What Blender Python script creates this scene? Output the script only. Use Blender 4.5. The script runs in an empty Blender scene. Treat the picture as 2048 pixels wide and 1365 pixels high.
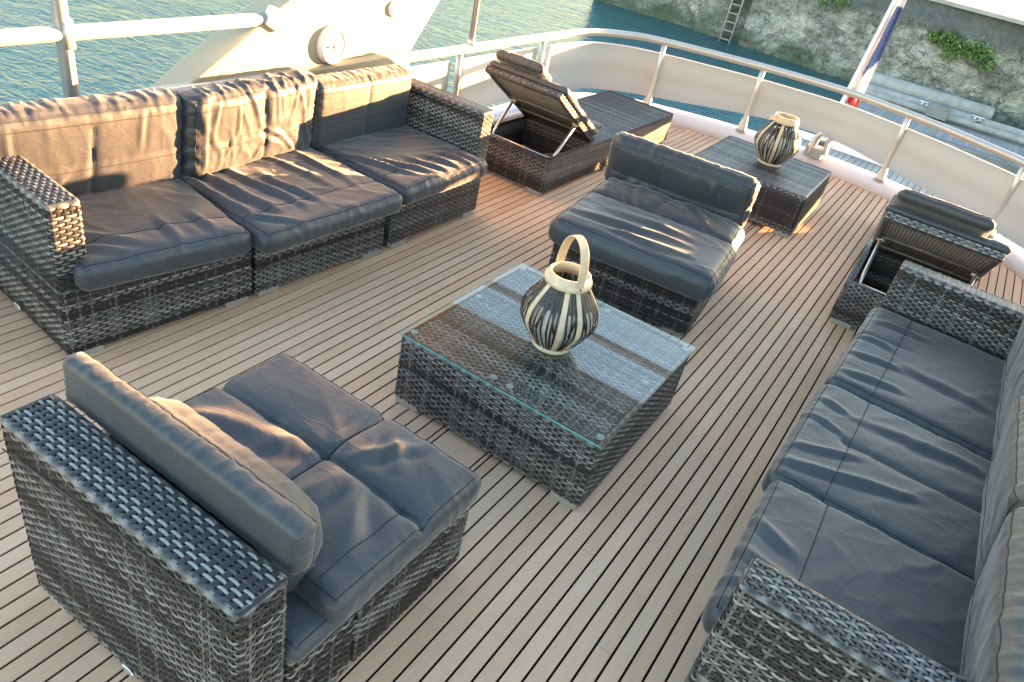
import bpy, bmesh, math, random
import numpy as np
from mathutils import Vector, Matrix, noise
from mathutils.bvhtree import BVHTree
random.seed(7); rng = np.random.RandomState(7)
R = math.radians
C = bpy.context.scene.collection
SUN_AZ = R(27.5)      # from +Y towards +X
SUN_EL = R(4.2)
WATER_Z = -3.2

# ------------------------------------------------------------------ helpers
class MB:
    """mesh builder: verts, faces, material slots and a colour value per vertex"""
    def __init__(s): s.v = []; s.f = []; s.m = []; s.c = []; s.n = 0
    def add(s, verts, faces, mi=0, col=0.5):
        verts = np.asarray(verts, float).reshape(-1, 3)
        b = s.n; s.v.append(verts); s.n += len(verts)
        s.f += [tuple(b + i for i in f) for f in faces]
        s.m += [mi] * len(faces)
        s.c.append(np.full(len(verts), col) if np.isscalar(col) else np.asarray(col, float))
    def box(s, x0, x1, y0, y1, z0, z1, mi=0, col=0.5):
        v = [(x, y, z) for x in (x0, x1) for y in (y0, y1) for z in (z0, z1)]
        s.add(v, [(0,1,3,2),(4,6,7,5),(0,4,5,1),(2,3,7,6),(0,2,6,4),(1,5,7,3)], mi, col)
    def obox(s, M, sx, sy, sz, mi=0, col=0.5):
        v = [tuple(M @ Vector((x*sx/2, y*sy/2, z*sz/2))) for x in (-1,1) for y in (-1,1) for z in (-1,1)]
        s.add(v, [(0,1,3,2),(4,6,7,5),(0,4,5,1),(2,3,7,6),(0,2,6,4),(1,5,7,3)], mi, col)
    def tube(s, pts, r, n=12, mi=0, closed=False, cap=True, col=0.5, flat=None):
        pts = [Vector(p) for p in pts]; N = len(pts)
        rr = r if hasattr(r, '__len__') else [r]*N
        up = None; vs = []
        for i, p in enumerate(pts):
            a = pts[(i-1) % N] if (closed or i > 0) else p
            b = pts[(i+1) % N] if (closed or i < N-1) else p
            t = (b-a).normalized()
            if up is None:
                up = Vector((0,0,1)) if abs(t.z) < .9 else Vector((1,0,0))
            x = up.cross(t).normalized() if up.cross(t).length > 1e-6 else Vector((1,0,0))
            y = t.cross(x).normalized(); up = y
            for k in range(n):
                a_ = 2*math.pi*k/n
                q = x*math.cos(a_)*rr[i] + y*math.sin(a_)*rr[i]*(flat if flat else 1)
                vs.append(tuple(p+q))
        fs = []
        for i in range(N if closed else N-1):
            for k in range(n):
                a = i*n+k; b = i*n+(k+1) % n; j = (i+1) % N
                fs.append((a, b, j*n+(k+1) % n, j*n+k))
        if cap and not closed:
            fs.append(tuple(range(n))[::-1]); fs.append(tuple((N-1)*n+k for k in range(n)))
        s.add(vs, fs, mi, col)
    def lathe(s, prof, n=32, c=(0,0,0), mi=0, col=0.5, cap=False):
        vs = []; fs = []
        for (r, z) in prof:
            for k in range(n):
                a = 2*math.pi*k/n; vs.append((c[0]+r*math.cos(a), c[1]+r*math.sin(a), c[2]+z))
        for i in range(len(prof)-1):
            for k in range(n):
                fs.append((i*n+k, i*n+(k+1)%n, (i+1)*n+(k+1)%n, (i+1)*n+k))
        if cap: fs.append(tuple(range(n))[::-1]); fs.append(tuple((len(prof)-1)*n+k for k in range(n)))
        s.add(vs, fs, mi, col)
    def build(s, name, mats, parent=None, smooth=False, loc=None, M=None):
        me = bpy.data.meshes.new(name)
        V = np.concatenate(s.v) if s.v else np.zeros((0,3))
        me.vertices.add(len(V)); me.vertices.foreach_set('co', V.ravel())
        L = sum(len(f) for f in s.f)
        me.loops.add(L); me.loops.foreach_set('vertex_index', np.fromiter((i for f in s.f for i in f), dtype=np.int32, count=L))
        tot = np.array([len(f) for f in s.f], dtype=np.int32); st = np.concatenate([[0], np.cumsum(tot)[:-1]]).astype(np.int32)
        me.polygons.add(len(s.f)); me.polygons.foreach_set('loop_start', st); me.polygons.foreach_set('loop_total', tot)
        me.polygons.foreach_set('material_index', np.array(s.m, dtype=np.int32))
        me.polygons.foreach_set('use_smooth', np.full(len(s.f), bool(smooth)))
        me.update(calc_edges=True)
        at = me.attributes.new('Col', 'FLOAT', 'POINT'); at.data.foreach_set('value', np.concatenate(s.c).astype(np.float32))
        for m in (mats if isinstance(mats, (list, tuple)) else [mats]): me.materials.append(m)
        me.validate()
        o = bpy.data.objects.new(name, me); C.objects.link(o)
        if parent: o.parent = parent
        if loc is not None: o.location = loc
        if M is not None: o.matrix_basis = M
        return o

def bevel(o, w=0.004, seg=2):
    b = o.modifiers.new('bevel', 'BEVEL'); b.width = w; b.segments = seg; b.limit_method = 'ANGLE'; b.harden_normals = False
    return o
def tag(o, label=None, cat=None, group=None, kind=None):
    if label: o['label'] = label
    if cat: o['category'] = cat
    if group: o['group'] = group
    if kind: o['kind'] = kind
    return o
def empty(name, loc, rz=0):
    o = bpy.data.objects.new(name, None); C.objects.link(o); o.location = loc; o.rotation_euler = (0,0,rz)
    o.empty_display_size = .1
    return o
def catmull(P, n=10, closed=False):
    P = [Vector(p) for p in P]; out = []
    for i in range(len(P)-1):
        p0 = P[max(i-1,0)]; p1 = P[i]; p2 = P[i+1]; p3 = P[min(i+2, len(P)-1)]
        for k in range(n):
            t = k/n
            out.append(.5*((2*p1)+(-p0+p2)*t+(2*p0-5*p1+4*p2-p3)*t*t+(-p0+3*p1-3*p2+p3)*t**3))
    out.append(P[-1]); return out

# ------------------------------------------------------------------ materials
def mat(name):
    m = bpy.data.materials.new(name); m.use_nodes = True
    nt = m.node_tree; b = nt.nodes['Principled BSDF']; return m, nt, b
def N(nt, typ, **k):
    n = nt.nodes.new(typ)
    for a, v in k.items():
        if a in n.inputs: n.inputs[a].default_value = v
        else: setattr(n, a, v)
    return n
def lk(nt, a, b): nt.links.new(a, b)
def ramp(nt, fac, stops, interp='LINEAR'):
    r = nt.nodes.new('ShaderNodeValToRGB'); r.color_ramp.interpolation = interp
    e = r.color_ramp.elements
    while len(e) > 1: e.remove(e[-1])
    e[0].position = stops[0][0]; e[0].color = (*stops[0][1], 1)
    for p, c in stops[1:]:
        q = e.new(p); q.color = (*c, 1)
    if fac is not None: lk(nt, fac, r.inputs['Fac'])
    return r
def coords(nt, scale=(1,1,1), rot=(0,0,0), kind='Object'):
    tc = nt.nodes.new('ShaderNodeTexCoord'); mp = nt.nodes.new('ShaderNodeMapping')
    mp.inputs['Scale'].default_value = scale; mp.inputs['Rotation'].default_value = rot
    lk(nt, tc.outputs[kind], mp.inputs['Vector']); return mp.outputs['Vector']
def noiseT(nt, vec, scale, detail=4, rough=.55, dist=0):
    n = nt.nodes.new('ShaderNodeTexNoise'); n.inputs['Scale'].default_value = scale; n.inputs['Detail'].default_value = detail
    n.inputs['Roughness'].default_value = rough; n.inputs['Distortion'].default_value = dist
    lk(nt, vec, n.inputs['Vector']); return n
def math_(nt, op, a, b=None, c=None):
    n = nt.nodes.new('ShaderNodeMath'); n.operation = op
    for i, v in enumerate((a, b, c)):
        if v is None: continue
        if isinstance(v, (int, float)): n.inputs[i].default_value = v
        else: lk(nt, v, n.inputs[i])
    return n.outputs[0]
def mixc(nt, fac, a, b, mode='MIX'):
    n = nt.nodes.new('ShaderNodeMix'); n.data_type = 'RGBA'; n.blend_type = mode
    for s, v in ((n.inputs['Factor'], fac), (n.inputs['A'], a), (n.inputs['B'], b)):
        if isinstance(v, (int, float)): s.default_value = v
        elif isinstance(v, tuple): s.default_value = (*v, 1)
        else: lk(nt, v, s)
    return n.outputs['Result']
def bump(nt, h, strength, dist, normal=None):
    n = nt.nodes.new('ShaderNodeBump'); n.inputs['Strength'].default_value = strength; n.inputs['Distance'].default_value = dist
    lk(nt, h, n.inputs['Height'])
    if normal: lk(nt, normal, n.inputs['Normal'])
    return n.outputs['Normal']

def m_simple(name, col, rough=.5, metal=0, var=.15, scale=8, bmp=0, spec=None):
    m, nt, b = mat(name)
    v = coords(nt); n = noiseT(nt, v, scale, 5)
    lo = tuple(c*(1-var) for c in col); hi = tuple(min(1, c*(1+var)) for c in col)
    r = ramp(nt, n.outputs['Fac'], [(.3, lo), (.7, hi)]); lk(nt, r.outputs['Color'], b.inputs['Base Color'])
    b.inputs['Roughness'].default_value = rough; b.inputs['Metallic'].default_value = metal
    if spec is not None: b.inputs['Specular IOR Level'].default_value = spec
    if bmp:
        n2 = noiseT(nt, v, scale*8, 3); lk(nt, bump(nt, n2.outputs['Fac'], .5, bmp), b.inputs['Normal'])
    return m

def m_wicker(name='wicker'):
    m, nt, b = mat(name)
    a = nt.nodes.new('ShaderNodeAttribute'); a.attribute_name = 'Col'
    v = coords(nt); n = noiseT(nt, v, 55, 3); n2 = noiseT(nt, v, 400, 2)
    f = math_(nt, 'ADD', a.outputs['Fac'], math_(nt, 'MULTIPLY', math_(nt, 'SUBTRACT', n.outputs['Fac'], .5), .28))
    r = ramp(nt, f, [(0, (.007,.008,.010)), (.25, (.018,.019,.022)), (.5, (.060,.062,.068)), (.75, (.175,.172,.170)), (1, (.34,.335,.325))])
    c = mixc(nt, math_(nt, 'MULTIPLY', n2.outputs['Fac'], .35), r.outputs['Color'], (.05,.045,.04))
    lk(nt, c, b.inputs['Base Color'])
    b.inputs['Roughness'].default_value = .38; b.inputs['Specular IOR Level'].default_value = .55
    lk(nt, bump(nt, n2.outputs['Fac'], .3, .0006), b.inputs['Normal'])
    return m

def m_fabric(name, col=(.030,.035,.044), rough=.53):
    m, nt, b = mat(name)
    v = coords(nt); n = noiseT(nt, v, 3.5, 5, .6); n2 = noiseT(nt, v, 1600, 1)
    r = ramp(nt, n.outputs['Fac'], [(.3, tuple(c*.85 for c in col)), (.7, tuple(c*1.18 for c in col))])
    lk(nt, r.outputs['Color'], b.inputs['Base Color'])
    b.inputs['Roughness'].default_value = rough; b.inputs['Specular IOR Level'].default_value = .6
    b.inputs['Sheen Weight'].default_value = .3; b.inputs['Sheen Roughness'].default_value = .4
    def crease(scl, rot, sc, dist, power, hgt, prev=None):
        w = noiseT(nt, coords(nt, scl, (0,0,rot)), sc, 2.5, .5, dist)
        rg = math_(nt, 'SUBTRACT', 1.0, math_(nt, 'MULTIPLY', math_(nt, 'ABSOLUTE', math_(nt, 'SUBTRACT', w.outputs['Fac'], .5)), 5.0))
        rg = math_(nt, 'POWER', math_(nt, 'MAXIMUM', rg, 0.0), power)
        return bump(nt, rg, .8, hgt, prev)
    nn = crease((1, .4, 1), .6, 4.5, .8, 5.0, .0010)
    nn = crease((.45, 1, 1), -.5, 9, .6, 7.0, .0005, nn)
    nn = crease((1, 1, 1), 0, 26, .4, 4.0, .0003, nn)
    nn = bump(nt, n2.outputs['Fac'], .25, .0005, nn)
    lk(nt, nn, b.inputs['Normal'])
    return m

WICK = m_wicker()
FAB = m_fabric('cushion_fabric')
SEAM = m_simple('seam_thread', (.015,.016,.02), .7)
WHITE = m_simple('white_gelcoat', (.66,.63,.65), .28, var=.03, scale=3)
CREAM = m_simple('cream_gelcoat', (.37,.32,.23), .4, var=.02, scale=3)
STEEL = m_simple('brushed_steel', (.62,.62,.62), .35, 1.0, var=.06, scale=12)
ALU = m_simple('pale_aluminium', (.66,.65,.62), .35, .85, var=.08, scale=15)
FOOT = m_simple('grey_plastic', (.33,.31,.28), .5, var=.1, scale=30)
BLACK = m_simple('black_plastic', (.02,.02,.022), .5)
BAMB = m_simple('bamboo', (.58,.455,.31), .45, var=.14, scale=40)
BLKBAMB = m_simple('black_bamboo', (.012,.011,.011), .35, var=.3, scale=60)
CANDLE = m_simple('frosted_liner', (.55,.51,.45), .5, var=.06, scale=20)
UNDERF = m_simple('underside_slats', (.15,.138,.125), .6, var=.2, scale=25)
FLAGW = m_simple('flag_white', (.78,.74,.72), .7, var=.05); FLAGB = m_simple('flag_blue', (.09,.12,.27), .7, var=.15); FLAGR = m_simple('flag_red', (.62,.03,.04), .7, var=.1)
AWN = m_simple('awning_canvas', (.42,.42,.41), .8, var=.05)
CONC = m_simple('pontoon_concrete', (.19,.195,.195), .75, var=.25, scale=2.5, bmp=.004)
PGREY = m_simple('pontoon_fender', (.29,.30,.295), .6, var=.22, scale=4, bmp=.004)
GREEN = None

def m_panel():
    m, nt, b = mat('windbreak_canvas')
    v = coords(nt); n = noiseT(nt, v, 1.2, 4)
    r = ramp(nt, n.outputs['Fac'], [(.3, (.41,.40,.38)), (.7, (.46,.45,.43))]); lk(nt, r.outputs['Color'], b.inputs['Base Color'])
    b.inputs['Roughness'].default_value = .6
    n2 = noiseT(nt, v, 5, 2); lk(nt, bump(nt, n2.outputs['Fac'], .25, .004), b.inputs['Normal'])
    tr = nt.nodes.new('ShaderNodeBsdfTranslucent'); tr.inputs['Color'].default_value = (.72,.66,.57,1)
    mx = nt.nodes.new('ShaderNodeMixShader'); mx.inputs[0].default_value = .04
    lk(nt, b.outputs[0], mx.inputs[1]); lk(nt, tr.outputs[0], mx.inputs[2])
    lk(nt, mx.outputs[0], nt.nodes['Material Output'].inputs['Surface'])
    return m
PANEL = m_panel()

def m_teak(name='teak', grey=False):
    m, nt, b = mat(name)
    a = nt.nodes.new('ShaderNodeAttribute'); a.attribute_name = 'Col'
    v = coords(nt, (34, 2.2, 1)); g = noiseT(nt, v, 6, 6, .65, .4)
    vb = coords(nt, (3, 1.2, 1)); bl = noiseT(nt, vb, 2.2, 5, .6)
    f = math_(nt, 'ADD', math_(nt, 'MULTIPLY', g.outputs['Fac'], .45), math_(nt, 'ADD', math_(nt, 'MULTIPLY', bl.outputs['Fac'], .35), math_(nt, 'MULTIPLY', a.outputs['Fac'], .2)))
    if grey: st = [(.3, (.17,.175,.18)), (.5, (.25,.255,.258)), (.72, (.33,.335,.33))]
    else: st = [(.3, (.53,.335,.21)), (.45, (.60,.395,.268)), (.58, (.65,.44,.305)), (.75, (.72,.51,.37))]
    r = ramp(nt, f, st)
    vs = coords(nt, (60, 9, 1)); sp = noiseT(nt, vs, 3, 2, .5)
    dk = ramp(nt, sp.outputs['Fac'], [(.66, (0,0,0)), (.74, (1,1,1))])
    c = mixc(nt, math_(nt, 'MULTIPLY', dk.outputs['Color'], .35), r.outputs['Color'], (.14,.10,.07))
    lt = noiseT(nt, coords(nt, (55,12,1)), 4, 2); lr = ramp(nt, lt.outputs['Fac'], [(.70,(0,0,0)),(.76,(1,1,1))])
    c = mixc(nt, math_(nt, 'MULTIPLY', lr.outputs['Color'], .3), c, (.66,.60,.50))
    lk(nt, c, b.inputs['Base Color']); b.inputs['Roughness'].default_value = .62; b.inputs['Specular IOR Level'].default_value = .35
    lk(nt, bump(nt, g.outputs['Fac'], .5, .0012), b.inputs['Normal'])
    return m
TEAK = m_teak(); TEAKG = m_teak('grey_teak', True)
CAULK = m_simple('deck_caulk', (.004,.004,.004), .9, var=.2, scale=30, spec=.1)

def m_glass(name, tint=(.955,.985,.975), edge=False):
    m, nt, b = mat(name); nt.nodes.remove(b)
    out = nt.nodes['Material Output']
    tr = nt.nodes.new('ShaderNodeBsdfTransparent'); tr.inputs['Color'].default_value = (*tint, 1)
    gl = nt.nodes.new('ShaderNodeBsdfGlossy'); gl.inputs['Roughness'].default_value = .015; gl.inputs['Color'].default_value = (1,1,1,1)
    fr = nt.nodes.new('ShaderNodeFresnel'); fr.inputs['IOR'].default_value = 1.8
    ge = nt.nodes.new('ShaderNodeNewGeometry'); fac = math_(nt, 'MULTIPLY', fr.outputs[0], math_(nt, 'SUBTRACT', 1.0, ge.outputs['Backfacing']))
    mx = nt.nodes.new('ShaderNodeMixShader'); lk(nt, fac, mx.inputs[0]); lk(nt, tr.outputs[0], mx.inputs[1]); lk(nt, gl.outputs[0], mx.inputs[2])
    lk(nt, mx.outputs[0], out.inputs['Surface'])
    return m
GLASS = m_glass('table_glass')
GEDGE = m_simple('glass_edge', (.10,.42,.36), .15, var=.1)
PAD = m_simple('clear_pad', (.24,.26,.26), .2, var=.1)

def m_water():
    m, nt, b = mat('harbour_water')
    tc = nt.nodes.new('ShaderNodeNewGeometry')
    def mp(s, r):
        q = nt.nodes.new('ShaderNodeMapping'); q.inputs['Scale'].default_value = s; q.inputs['Rotation'].default_value = r
        lk(nt, tc.outputs['Position'], q.inputs['Vector']); return q.outputs['Vector']
    n1 = noiseT(nt, mp((1, 2.6, 1), (0,0,R(-38))), 2.3, 4, .55, .5)
    n2 = noiseT(nt, mp((1, 2.2, 1), (0,0,R(-15))), 8.0, 3, .5, .4)
    n3 = noiseT(nt, mp((1, 1, 1), (0,0,0)), .08, 3)
    n4 = noiseT(nt, mp((1, 1.6, 1), (0,0,R(-50))), .55, 3, .5, .6)
    hgt = math_(nt, 'ADD', n1.outputs['Fac'], math_(nt, 'MULTIPLY', n2.outputs['Fac'], .28))
    hgt = math_(nt, 'ADD', hgt, math_(nt, 'MULTIPLY', n4.outputs['Fac'], 1.6))
    bn = bump(nt, hgt, 1.0, .085)
    r = ramp(nt, n3.outputs['Fac'], [(.3, (.050,.125,.125)), (.7, (.070,.155,.155))])
    nt.nodes.remove(b)
    df = nt.nodes.new('ShaderNodeBsdfDiffuse'); lk(nt, r.outputs['Color'], df.inputs['Color'])
    gl = nt.nodes.new('ShaderNodeBsdfGlossy'); gl.inputs['Roughness'].default_value = .10; gl.inputs['Color'].default_value = (.46,.62,.88,1); lk(nt, bn, gl.inputs['Normal'])
    fr = nt.nodes.new('ShaderNodeFresnel'); fr.inputs['IOR'].default_value = 1.33; lk(nt, bn, fr.inputs['Normal'])
    mx = nt.nodes.new('ShaderNodeMixShader'); lk(nt, fr.outputs[0], mx.inputs[0]); lk(nt, df.outputs[0], mx.inputs[1]); lk(nt, gl.outputs[0], mx.inputs[2])
    lk(nt, mx.outputs[0], nt.nodes['Material Output'].inputs['Surface'])
    return m
WATER = m_water()

def m_quay():
    m, nt, b = mat('quay_stone')
    g = nt.nodes.new('ShaderNodeNewGeometry')
    def mp(s):
        q = nt.nodes.new('ShaderNodeMapping'); q.inputs['Scale'].default_value = s; lk(nt, g.outputs['Position'], q.inputs['Vector']); return q.outputs['Vector']
    a = nt.nodes.new('ShaderNodeAttribute'); a.attribute_name = 'Col'
    n1 = noiseT(nt, mp((1,1,1)), .9, 6, .65, .6); n2 = noiseT(nt, mp((1,1,1)), 7, 5, .7, .3); n3 = noiseT(nt, mp((1,1,1.6)), .35, 4, .6)
    base = ramp(nt, n2.outputs['Fac'], [(.28, (.15,.155,.14)), (.42, (.30,.30,.28)), (.58, (.48,.475,.45)), (.75, (.70,.69,.66))])
    pl = ramp(nt, n1.outputs['Fac'], [(.40, (.19,.20,.185)), (.52, (.46,.455,.43)), (.62, (.72,.71,.68))])
    c = mixc(nt, .45, base.outputs['Color'], pl.outputs['Color'])
    dn = noiseT(nt, mp((1,1,1)), 1.6, 3, .6)
    vm = nt.nodes.new('ShaderNodeVectorMath'); vm.operation = 'MULTIPLY_ADD'; lk(nt, dn.outputs['Color'], vm.inputs[0]); vm.inputs[1].default_value = (.55,.55,.55); lk(nt, mp((1.15,.3,1.9)), vm.inputs[2])
    v1 = nt.nodes.new('ShaderNodeTexVoronoi'); v1.feature = 'DISTANCE_TO_EDGE'; v1.inputs['Scale'].default_value = 1.35; lk(nt, vm.outputs[0], v1.inputs['Vector'])
    v2 = nt.nodes.new('ShaderNodeTexVoronoi'); v2.feature = 'F1'; v2.inputs['Scale'].default_value = 1.35; lk(nt, vm.outputs[0], v2.inputs['Vector'])
    sc_ = nt.nodes.new('ShaderNodeSeparateColor'); lk(nt, v2.outputs['Color'], sc_.inputs[0])
    cell = ramp(nt, sc_.outputs[0], [(0, (.50,.50,.48)), (.5, (.95,.94,.90)), (1, (1.3,1.28,1.22))])
    c = mixc(nt, .75, c, cell.outputs['Color'], 'MULTIPLY')
    jm = nt.nodes.new('ShaderNodeMapRange'); jm.inputs['From Min'].default_value = .045; jm.inputs['From Max'].default_value = .0; lk(nt, v1.outputs['Distance'], jm.inputs['Value'])
    jn = ramp(nt, noiseT(nt, mp((1,1,1)), 2.3, 4, .6).outputs['Fac'], [(.42, (0,0,0)), (.58, (1,1,1))])
    c = mixc(nt, math_(nt, 'MULTIPLY', math_(nt, 'MULTIPLY', jm.outputs[0], jn.outputs['Color']), .8), c, (.05,.052,.045))
    n5 = noiseT(nt, mp((1,1,1)), 22, 4, .7); sp5 = ramp(nt, n5.outputs['Fac'], [(.40, (.45,.45,.43)), (.55, (1,1,1)), (.70, (1.35,1.33,1.28))]); c = mixc(nt, .8, c, sp5.outputs['Color'], 'MULTIPLY')
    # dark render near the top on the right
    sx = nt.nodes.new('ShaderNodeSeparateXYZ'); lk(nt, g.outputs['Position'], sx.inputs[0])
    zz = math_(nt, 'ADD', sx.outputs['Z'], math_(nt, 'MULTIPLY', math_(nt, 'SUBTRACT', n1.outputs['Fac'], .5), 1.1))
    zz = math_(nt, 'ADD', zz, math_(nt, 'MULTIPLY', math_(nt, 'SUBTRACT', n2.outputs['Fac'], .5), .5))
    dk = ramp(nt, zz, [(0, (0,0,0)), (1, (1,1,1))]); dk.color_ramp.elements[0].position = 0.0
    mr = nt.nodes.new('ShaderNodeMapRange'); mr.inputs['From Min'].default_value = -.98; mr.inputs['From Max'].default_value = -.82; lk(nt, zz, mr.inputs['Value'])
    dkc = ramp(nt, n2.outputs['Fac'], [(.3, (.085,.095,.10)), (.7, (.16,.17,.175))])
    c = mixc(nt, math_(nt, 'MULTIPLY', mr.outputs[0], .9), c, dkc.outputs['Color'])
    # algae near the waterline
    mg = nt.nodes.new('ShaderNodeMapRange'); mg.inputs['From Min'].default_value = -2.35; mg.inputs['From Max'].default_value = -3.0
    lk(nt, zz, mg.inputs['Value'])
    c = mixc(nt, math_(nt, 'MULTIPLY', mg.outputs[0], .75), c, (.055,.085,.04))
    ms = nt.nodes.new('ShaderNodeMapRange'); ms.inputs['From Min'].default_value = .56; ms.inputs['From Max'].default_value = .66; lk(nt, n3.outputs['Fac'], ms.inputs['Value'])
    c = mixc(nt, math_(nt, 'MULTIPLY', ms.outputs[0], .6), c, (.06,.085,.045))
    # dark joints, plus the ladder recess toned darker throughout
    c = mixc(nt, a.outputs['Fac'], c, (.035,.038,.03))
    lk(nt, c, b.inputs['Base Color']); b.inputs['Roughness'].default_value = .85
    lk(nt, bump(nt, n5.outputs['Fac'], .8, .05, bump(nt, n2.outputs['Fac'], .8, .09)), b.inputs['Normal'])
    return m
QUAY = m_quay()
QTOP = m_simple('quay_paving', (.34,.335,.325), .85, var=.18, scale=1.5, bmp=.01)

def m_leaf():
    m, nt, b = mat('leaf_green')
    a = nt.nodes.new('ShaderNodeAttribute'); a.attribute_name = 'Col'
    r = ramp(nt, a.outputs['Fac'], [(0, (.02,.05,.012)), (.6, (.10,.20,.04)), (1, (.30,.44,.14))])
    lk(nt, r.outputs['Color'], b.inputs['Base Color']); b.inputs['Roughness'].default_value = .5
    return m
LEAF = m_leaf()

# ------------------------------------------------------------------ wicker weave (real strands)
PR = .0115; PC = .0200     # row pitch and rib pitch
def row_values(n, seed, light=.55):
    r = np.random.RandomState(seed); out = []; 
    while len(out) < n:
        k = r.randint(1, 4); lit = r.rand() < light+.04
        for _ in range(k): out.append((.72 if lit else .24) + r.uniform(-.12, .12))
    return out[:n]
def weave(mb, pos, nor, length, side, z0, z1, seed=0, light=.55, sub=4, ribs=True, back=True, pr=PR, pc=PC, dash=False):
    """pos(s)->(n,3) point on the panel at v=0, nor(s) outward, side=unit vector of the v axis"""
    r = np.random.RandomState(seed+100)
    nc = max(2, int(round(length/pc))); p = length/nc
    nr = max(1, int(round((z1-z0)/pr))); q = (z1-z0)/nr
    S = np.linspace(0, length, nc*sub+1); P = pos(S); Nn = nor(S); side = np.asarray(side, float)
    n = len(S); vals = row_values(nr, seed, light)
    hw = q*(.27 if dash else .365)
    if dash: vals = [(.93 if r.rand() < .72 else .30)+r.uniform(-.06,.06) for _ in range(nr)]
    drift = r.uniform(0, 6.28)
    for j in range(nr):
        zc = z0+(j+.5)*q
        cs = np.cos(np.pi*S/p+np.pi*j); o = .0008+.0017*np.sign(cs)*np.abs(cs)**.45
        A = P+Nn*(o-.0012)[:,None]+side*(zc-hw); B = P+Nn*o[:,None]+side*zc; D = P+Nn*(o-.0012)[:,None]+side*(zc+hw)
        V = np.stack([A, B, D], 1).reshape(-1, 3)
        i = np.arange(n-1)*3
        fs = [(a, a+3, a+4, a+1) for a in i] + [(a+1, a+4, a+5, a+2) for a in i]
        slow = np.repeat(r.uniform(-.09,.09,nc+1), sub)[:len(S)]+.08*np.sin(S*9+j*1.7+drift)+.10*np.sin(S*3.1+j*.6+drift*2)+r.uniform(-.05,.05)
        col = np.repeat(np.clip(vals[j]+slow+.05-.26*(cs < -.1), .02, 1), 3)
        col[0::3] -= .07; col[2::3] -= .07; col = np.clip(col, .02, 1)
        mb.add(V, fs, 0, col)
    if ribs:
        pi = np.arange(0, nc+1)*p; PP = pos(pi); NN = nor(pi); w = .0066 if dash else .0038
        T = np.cross(NN, side)
        for k in range(nc+1):
            lit = r.rand() < .33
            c = (.62 if lit and not dash else .13)+r.uniform(-.06,.06)
            V = []
            for z in (z0, z1):
                for t, oo in ((-w, -.0002), (0, .0012), (w, -.0002)):
                    V.append(PP[k]+T[k]*t+NN[k]*oo+side*z)
            mb.add(V, [(0,1,4,3),(1,2,5,4)], 0, c)
    if back:
        s2 = np.linspace(0, length, max(2, int(length/.02))) if length > .05 else np.linspace(0, length, 2)
        P2 = pos(s2)-nor(s2)*.0028
        V = np.concatenate([P2+side*z0, P2+side*z1]); m = len(s2)
        mb.add(V, [(i, i+1, m+i+1, m+i) for i in range(m-1)], 0, .02)

def rect_path(x0, x1, y0, y1, r=.014):
    """closed rounded rectangle, counter-clockwise; returns pos/nor functions and the length"""
    segs = []
    def line(a, b, n): segs.append(('l', np.array(a), np.array(b), np.array(n)))
    def arc(c, a0): segs.append(('a', np.array(c), a0))
    line((x0+r, y0), (x1-r, y0), (0,-1)); arc((x1-r, y0+r), -math.pi/2)
    line((x1, y0+r), (x1, y1-r), (1,0)); arc((x1-r, y1-r), 0)
    line((x1-r, y1), (x0+r, y1), (0,1)); arc((x0+r, y1-r), math.pi/2)
    line((x0, y1-r), (x0, y0+r), (-1,0)); arc((x0+r, y0+r), math.pi)
    L = [np.linalg.norm(s[2]-s[1]) if s[0]=='l' else r*math.pi/2 for s in segs]
    cum = np.concatenate([[0], np.cumsum(L)]); tot = cum[-1]
    def ev(S):
        P = np.zeros((len(S),3)); Q = np.zeros((len(S),3))
        for i, s in enumerate(np.asarray(S)):
            s = s % tot if s < tot-1e-9 else 0.0
            k = min(int(np.searchsorted(cum, s, side='right')-1), len(segs)-1); g = segs[k]; t = s-cum[k]
            if g[0]=='l':
                P[i,:2] = g[1]+(g[2]-g[1])*(t/max(L[k],1e-9)); Q[i,:2] = g[3]
            else:
                a = g[2]+t/r; P[i,:2] = g[1]+r*np.array([math.cos(a), math.sin(a)]); Q[i,:2] = (math.cos(a), math.sin(a))
        return P, Q
    return (lambda S: ev(S)[0]), (lambda S: ev(S)[1]), tot

def wicker_box(mb, x0, x1, y0, y1, z0, z1, top=True, topdir='x', seed=0, light=.55, sub=4, r=.014, lit_top=None, dash=False):
    pos, nor, L = rect_path(x0, x1, y0, y1, r)
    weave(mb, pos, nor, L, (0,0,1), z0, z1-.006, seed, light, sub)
    e = .006
    # top lip: one strand turned over the edge
    S = np.linspace(0, L, 160); P = pos(S); Q = nor(S); up = np.array([0,0,1.])
    a = P+Q*.001+up*(z1-.008); b_ = P+Q*.0005-Q*.002+up*(z1-.0015); c = P-Q*.010+up*(z1+.0012)
    V = np.concatenate([a, b_, c]); n = len(S)
    colr = np.clip(.55+.25*np.sin(S*130), 0, 1)
    mb.add(V, [(i, i+1, n+i+1, n+i) for i in range(n-1)]+[(n+i, n+i+1, 2*n+i+1, 2*n+i) for i in range(n-1)], 0, np.concatenate([colr]*3))
    if top:
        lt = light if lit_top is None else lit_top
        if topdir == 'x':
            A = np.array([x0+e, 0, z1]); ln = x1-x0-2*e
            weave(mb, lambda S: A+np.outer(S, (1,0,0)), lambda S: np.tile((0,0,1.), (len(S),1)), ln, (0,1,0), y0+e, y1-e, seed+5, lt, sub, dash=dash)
        else:
            A = np.array([0, y0+e, z1]); ln = y1-y0-2*e
            weave(mb, lambda S: A+np.outer(S, (0,1,0)), lambda S: np.tile((0,0,1.), (len(S),1)), ln, (1,0,0), x0+e, x1-e, seed+5, lt, sub)
    else:
        mb.box(x0+.01, x1-.01, y0+.01, y1-.01, z1-.012, z1-.008, 0, .05)
    mb.box(x0+.006, x1-.006, y0+.006, y1-.006, z0+.004, z0+.008, 0, .03)

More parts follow.
